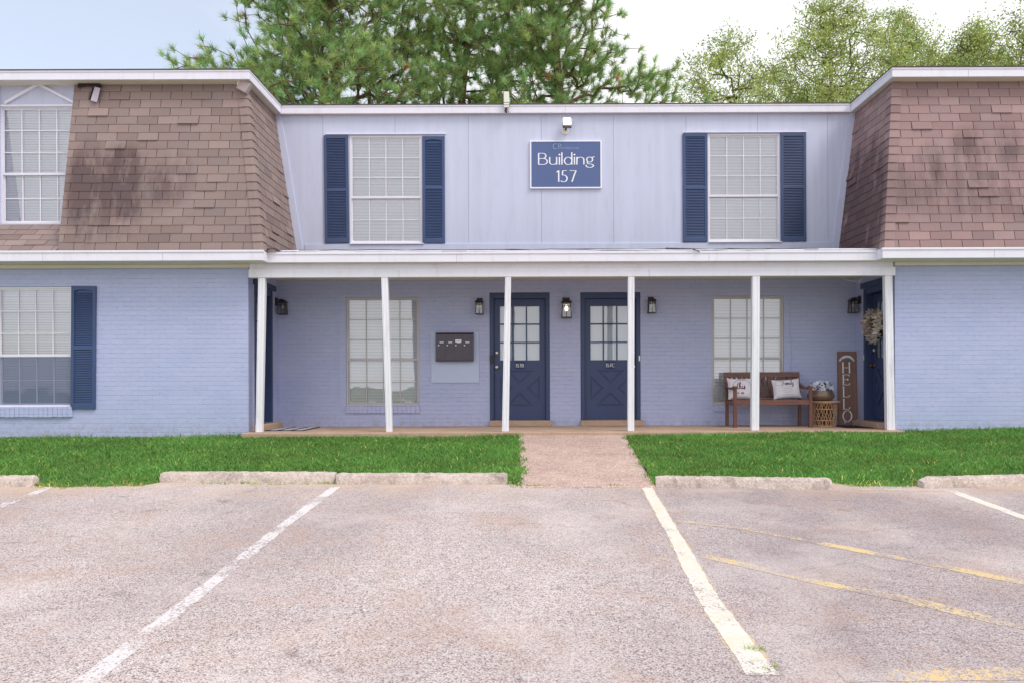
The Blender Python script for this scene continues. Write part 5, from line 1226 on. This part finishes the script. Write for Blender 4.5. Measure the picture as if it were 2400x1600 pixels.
# wreath on the right door
wx, wy, wz = XR - .03, 11.46, P(2060, 764, 11.5).z
wr = empty('wreath', (wx, wy, wz), 'large cream and pink magnolia wreath on the right side door', 'wreath')
b = MB(); b.tube([(wx, wy + .17 * math.cos(a), wz + .17 * math.sin(a)) for a in [2 * math.pi * i / 28 for i in range(29)]], .03, 8, False); b.build('twig_ring', M['soil'], wr)
rnd = random.Random(21); b = MB()
cols = [(.62, .55, .47), (.7, .62, .56), (.5, .43, .36), (.58, .36, .36), (.66, .56, .38), (.42, .35, .27), (.74, .68, .66)]
for k in range(240):
    a = rnd.uniform(0, 2 * math.pi); rr = .18 + rnd.uniform(-.04, .06)
    c = Vector((wx - rnd.uniform(.0, .09), wy + rr * math.cos(a), wz + rr * math.sin(a)))
    rad = Vector((0, math.cos(a), math.sin(a))); d = Vector((-rnd.uniform(.2, 1.3), 0, 0)) + rad * rnd.uniform(-.4, 1.1) + Vector((0, rnd.uniform(-.6, .6), rnd.uniform(-.6, .6)))
    d.normalize(); L = rnd.uniform(.07, .12); w = L * rnd.uniform(.45, .6); s = d.cross(rad).normalized() if d.cross(rad).length > .1 else Vector((0, 0, 1)); nn = d.cross(s)
    b.tint = rnd.choice(cols); cup = nn * L * .16
    b.add([c, c + d * L * .45 + s * w / 2 + cup, c + d * L + cup * 1.2, c + d * L * .45 - s * w / 2 + cup, c + d * L * .5], [(0, 1, 4), (1, 2, 4), (0, 4, 3), (4, 2, 3)])
b.build('petals', M['petal'], wr)

# ================================================================== TREES
def grow(trunk, targets, seed, seg=.45, r_tip=.012, ex=.42, sag=.0):
    rs = np.random.RandomState(seed)
    pos = [np.array(p, float) for p in trunk]; par = [-1] + list(range(len(trunk) - 1)); tips = []
    T0 = np.array(trunk); ds = [np.min(np.linalg.norm(T0 - t, axis=1)) for t in targets]; order = np.argsort(ds)
    cap = len(trunk) + len(targets) * 14; A = np.zeros((cap, 3)); A[:len(pos)] = pos; n = len(pos)
    for oi in order:
        t = targets[oi]; dd = A[:n] - t; d = np.sqrt((dd ** 2).sum(1)) + np.maximum(0, dd[:, 2]) * 1.2
        j = int(np.argmin(d)); s = A[j].copy(); L = np.linalg.norm(t - s); k = min(10, max(1, int(L / seg))); last = j
        mid = rs.normal(0, .07 * L, 3); mid[2] -= sag * L
        for i in range(1, k + 1):
            f = i / k; q = s + (t - s) * f + mid * 4 * f * (1 - f) * .6 + rs.normal(0, .015, 3) * (i < k)
            A[n] = q; par.append(last); last = n; n += 1
        tips.append(last)
    A = A[:n]; cnt = np.zeros(n)
    for t in tips: cnt[t] += 1
    for i in range(n - 1, 0, -1): cnt[par[i]] += cnt[i]
    return A, np.array(par), r_tip * np.maximum(cnt, 1) ** ex, tips
def limbs(A, par, rad, name, mat, parent, sides=5):
    n = len(A); idx = np.arange(1, n); p = par[1:]; d = A[idx] - A[p]; L = np.linalg.norm(d, axis=1, keepdims=True); ok = L[:, 0] > 1e-5
    idx, p, d, L = idx[ok], p[ok], d[ok], L[ok]; d = d / L
    ref = np.where(np.abs(d[:, 2:3]) < .9, np.array([[0, 0, 1.]]), np.array([[0, 1., 0]])); x = np.cross(d, ref); x /= np.linalg.norm(x, axis=1, keepdims=True); y = np.cross(d, x)
    m = len(idx); v = np.zeros((m, 2 * sides, 3))
    rp = np.minimum(rad[p], rad[idx] * 1.35)
    for k in range(sides):
        a = 2 * np.pi * k / sides; o = x * np.cos(a) + y * np.sin(a)
        v[:, k] = A[p] - d * .01 + o * rp[:, None]; v[:, sides + k] = A[idx] + o * rad[idx][:, None]
    b0 = np.arange(m) * 2 * sides
    f = np.concatenate([np.stack([b0 + k, b0 + (k + 1) % sides, b0 + sides + (k + 1) % sides, b0 + sides + k], 1) for k in range(sides)])
    return npmesh(name, v, f, mat, parent, smooth=True)
def pine(x, y, zc, Rr, seed, label, clumps=120, per=15, trunk_lean=0.0, extra=[], forks=()):
    rs = np.random.RandomState(seed); z0 = .6; top = 18.5
    root_ = empty('pine_tree', (x, y, z0), label, 'tree', 'tall pines behind the building')
    tr_ = [(x + trunk_lean * (z - z0) / 10 + .18 * math.sin(z * .6 + seed), y + .1 * math.sin(z * .8), z) for z in np.arange(z0, top, .5)]
    cs = []
    tries = 0
    while len(cs) < clumps and tries < 60000:
        tries += 1
        z = rs.uniform(zc, top); h = (z - zc) / (top - zc); rmax = Rr * (1 - .72 * max(0, h) ** 1.5) * (.86 + .14 * math.sin(z * 2.3 + seed))
        a = rs.uniform(0, 2 * np.pi); r = rmax * rs.uniform(.0, 1) ** .5
        c = np.array([x + trunk_lean * (z - z0) / 10 + r * math.cos(a), y + r * math.sin(a), z])
        if all(np.linalg.norm((c - q) * [1, 1, 1.3]) > .54 for q in cs): cs.append(c)
    cs += [np.array(e) for e in extra]
    tg = []
    for c in cs:
        n = rs.randint(per - 4, per + 5)
        for k in range(n):
            tg.append(c + rs.normal(0, 1, 3) * [.42, .42, .24])
    A, par, rad, tips = grow(tr_, tg, seed, .5, .007, .43, .05)
    nt_ = len(tr_)
    for i in range(nt_): rad[i] = .05 + .2 * (1 - i / nt_)
    rad = np.minimum(rad, .25)
    limbs(A, par, rad, 'trunk', M['bark'], root_)
    tp = A[tips]; dr = tp - A[par[tips]]; dr /= np.maximum(np.linalg.norm(dr, axis=1, keepdims=True), 1e-6)
    NN = 64; m = len(tp)
    out = tp - np.array([x, y, 0]); out[:, 2] = 0; out /= np.maximum(np.linalg.norm(out, axis=1, keepdims=True), .3)
    ax = dr * .5 + np.array([0, 0, .75]) + out * .35; ax /= np.linalg.norm(ax, axis=1, keepdims=True)
    d = rs.normal(0, 1, (m, NN, 3)); d /= np.linalg.norm(d, axis=2, keepdims=True); d = d * .85 + ax[:, None] * .85; d /= np.linalg.norm(d, axis=2, keepdims=True)
    L = rs.uniform(.17, .30, (m, NN, 1)); base = tp[:, None] - ax[:, None] * rs.uniform(0, .16, (m, NN, 1)) + rs.normal(0, .015, (m, NN, 3))
    s = np.cross(d, rs.normal(0, 1, (m, NN, 3))); s /= np.linalg.norm(s, axis=2, keepdims=True); w = rs.uniform(.005, .009, (m, NN, 1))
    v = np.stack([base - s * w, base + s * w, base + d * L + s * w * .3], 2).reshape(-1, 3)
    n = m * NN; f = np.arange(n * 3).reshape(n, 3)
    br = rs.uniform(.7, 1.25, (m, 1)) * rs.uniform(.8, 1.2, (m, NN)); wa = rs.uniform(-.12, .22, (m, 1)) + np.zeros((m, NN)); deadt = (rs.rand(m, 1) < .008) + np.zeros((m, NN)) > 0
    tn = np.stack([br * (1 + wa), br, br * (1 - wa * .5)], 2); tn[deadt] = tn[deadt] * [1.5, .8, .8]
    npmesh('crown', v, f, M['needle'], root_, tint=tn.reshape(-1, 3))
    return root_
Yp = 24.0
def tx(px, Y): return (px - CX) / F * Y
def tz(py, Y): return EYE + (CY - py) / F * Y
lowL = [np.array([tx(px, 23), 23 + dy, tz(py, 23)]) for px, py, dy in ((450, 135, 0), (478, 150, .2), (500, 165, 0), (512, 150, .3), (540, 185, 0), (590, 200, .2), (490, 180, .1))]
pine(tx(790, 24), 24, 8.3, 4.5, 3, 'broad pine with dense dark green crown behind the left half of the building', 290, 17, 0, extra=lowL)
pine(tx(1095, 25.5), 25.5, 8.5, 3.1, 5, 'middle pine with open crown and visible reddish trunk', 140, 17, .0)
lowR = [np.array([tx(px, 23.5), 23.5 + dy, tz(py, 23.5)]) for px, py, dy in ((1500, 160, 0), (1530, 170, .2), (1545, 200, 0), (1520, 215, .3), (1560, 235, 0), (1480, 190, .2))]
pine(tx(1300, 23.5), 23.5, 8.5, 2.75, 8, 'right pine of the group, with lighter tufts and a low branch reaching right', 150, 17, .0, extra=lowR)

def leafy(px, Y, zc, Rr, ztop, seed, label, clumps, per, dens=1.0, sx=1.0, trunks=1):
    rs = np.random.RandomState(seed); x = tx(px, Y); z0 = .6
    root_ = empty('leafy_tree', (x, Y, z0), label, 'tree', 'light green trees behind the right wing')
    tr_ = [(x + .35 * math.sin(z * .35 + seed) - .35 * math.sin(seed), Y + .2 * math.sin(z * .5), z) for z in np.arange(z0, ztop - 1.2, .55)]
    cs = []
    for k in range(clumps):
        h = rs.uniform(0, 1) ** 1.15; z = zc + (ztop - zc) * h; rm = Rr * math.sqrt(max(.04, 1 - h ** 1.7)); a = rs.uniform(0, 2 * np.pi); r = rm * rs.uniform(.1, 1) ** .6
        cs.append(np.array([x + sx * r * math.cos(a), Y + r * math.sin(a), z + rs.normal(0, .25)]))
    tg = []
    for c in cs:
        for k in range(rs.randint(3, 7)): tg.append(c + rs.normal(0, 1, 3) * [.3, .3, .22])
    A, par, rad, tips = grow(tr_, tg, seed, .45, .006, .42)
    for i in range(len(tr_)): rad[i] = max(rad[i] * .7, .03 + .11 * (1 - i / len(tr_)))
    limbs(A, par, np.minimum(rad, .17), 'trunk', M['bark2'], root_, 4)
    tp = A[tips]; back = A[par[tips]]; m = len(tp); NN = per
    f_ = rs.uniform(-.4, 1.2, (m, NN, 1)); c = back[:, None] + (tp - back)[:, None] * f_ + rs.normal(0, 1, (m, NN, 3)) * [.17, .17, .14]
    d = rs.normal(0, 1, (m, NN, 3)); d[:, :, 2] -= .35; d /= np.linalg.norm(d, axis=2, keepdims=True); L = rs.uniform(.08, .15, (m, NN, 1))
    s = np.cross(d, rs.normal(0, 1, (m, NN, 3))); s /= np.linalg.norm(s, axis=2, keepdims=True); w = L * .24
    v = np.stack([c, c + d * L * .5 + s * w, c + d * L, c + d * L * .5 - s * w], 2).reshape(-1, 3); n = m * NN
    q = np.arange(n * 4).reshape(n, 4)
    br = rs.uniform(.6, 1.25, (m, 1)) * rs.uniform(.75, 1.25, (m, NN)); wa = rs.uniform(-.15, .2, (m, 1)) + np.zeros((m, NN))
    tn = np.stack([br * (1 + wa), br, br * (1 - wa)], 2).reshape(-1, 3)
    npmesh('crown', v, q, M['leaf'], root_, tint=tn); return root_
leafy(1700, 30, 10.8, 2.6, tz(100, 30), 11, 'small airy light green tree left of the tallest one', 110, 20)
leafy(1960, 31, 10.8, 3.6, tz(8, 31), 12, 'tallest light green tree, its top centred above the right hip', 330, 20)
leafy(2120, 33, 11.5, 2.9, tz(45, 33), 15, 'light green tree just right of the tallest one', 190, 20)
leafy(2290, 31, 12.0, 2.1, tz(65, 31), 13, 'narrow light green tree over the right wing roof', 130, 20)
leafy(2420, 29, 12.0, 1.5, tz(25, 29), 14, 'light green tree cut off by the right edge of the photo', 110, 20)
leafy(2205, 34, 11.0, 3.0, tz(110, 34), 18, 'low light green tree filling the dip left of the narrow one', 170, 20)
leafy(1830, 34, 11.0, 2.6, tz(165, 34), 16, 'low light green tree partly hidden behind the tallest one', 170, 20)

# ================================================================== LIGHT, SKY, CAMERA
sun_el, sun_az = R(52), R(128)        # azimuth clockwise from +Y: sun high to the right, a little behind the camera
world = bpy.data.worlds.new('World'); scene.world = world; world.use_nodes = True; nt = world.node_tree
for n_ in list(nt.nodes): nt.nodes.remove(n_)
sky = nd(nt, 'ShaderNodeTexSky', sky_type='NISHITA'); sky.sun_disc = False; sky.sun_elevation = sun_el; sky.sun_rotation = sun_az
sky.air_density = 1.0; sky.dust_density = 1.2; sky.ozone_density = 1.0
bg1 = nd(nt, 'ShaderNodeBackground', inp={'Strength': .15}); lk(nt, sky.outputs[0], bg1.inputs[0])
bg2 = nd(nt, 'ShaderNodeBackground', inp={'Strength': .85}); bg2.inputs[0].default_value = (.97, .975, 1.0, 1)
tc = nd(nt, 'ShaderNodeTexCoord'); s = nd(nt, 'ShaderNodeSeparateXYZ'); lk(nt, tc.outputs['Generated'], s.inputs[0])
cn = noise(nt, mapping(nt, tc.outputs['Generated'], (1, 1, 2.2)), 2.2, 6, .6)
ax_ = nd(nt, 'ShaderNodeMath', operation='MULTIPLY_ADD', inp={1: 1.55, 2: .42}); lk(nt, s.outputs[0], ax_.inputs[0])
az = nd(nt, 'ShaderNodeMath', operation='MULTIPLY_ADD', inp={1: -.4}); lk(nt, s.outputs[1], az.inputs[0]); 
az.inputs[2].default_value = .28
cl_ = nd(nt, 'ShaderNodeClamp'); lk(nt, az.outputs[0], cl_.inputs[0])
a1 = nd(nt, 'ShaderNodeMath', operation='ADD'); lk(nt, ax_.outputs[0], a1.inputs[0]); lk(nt, cl_.outputs[0], a1.inputs[1])
a2 = nd(nt, 'ShaderNodeMath', operation='MULTIPLY_ADD', inp={1: .9}); lk(nt, cn, a2.inputs[0]); lk(nt, a1.outputs[0], a2.inputs[2])
msk = ramp(nt, a2.outputs[0], [(.24, g(.42)), (.9, g(1))])
mx = nd(nt, 'ShaderNodeMixShader'); lk(nt, msk, mx.inputs[0]); lk(nt, bg1.outputs[0], mx.inputs[1]); lk(nt, bg2.outputs[0], mx.inputs[2])
wo = nd(nt, 'ShaderNodeOutputWorld'); lk(nt, mx.outputs[0], wo.inputs[0])
sd = bpy.data.lights.new('sun', 'SUN'); sd.energy = 1.3; sd.angle = R(22); sd.color = (1, .95, .9)
so = bpy.data.objects.new('sun', sd); COL.objects.link(so)
dv = Vector((math.sin(sun_az) * math.cos(sun_el), math.cos(sun_az) * math.cos(sun_el), math.sin(sun_el)))
so.rotation_euler = dv.to_track_quat('Z', 'Y').to_euler(); so.location = dv * 30

cd = bpy.data.cameras.new('camera'); cam = bpy.data.objects.new('camera', cd); COL.objects.link(cam)
cd.sensor_width = 36; cd.lens = F / 2400 * 36; cd.shift_x = -(CX - 1200) / 2400; cd.shift_y = (CY - 800) / 2400; cd.clip_end = 2000; cd.clip_start = .05
cam.matrix_world = Matrix.Translation((0, 0, EYE)) @ Matrix.Rotation(R(90), 4, 'X') @ Matrix.Rotation(-ROLL, 4, 'Z')
scene.camera = cam
scene.view_settings.view_transform = 'Standard'; scene.view_settings.look = 'None'; scene.view_settings.gamma = 1; scene.view_settings.exposure = 0.5
scene.cycles.max_bounces = 8; scene.cycles.transparent_max_bounces = 12
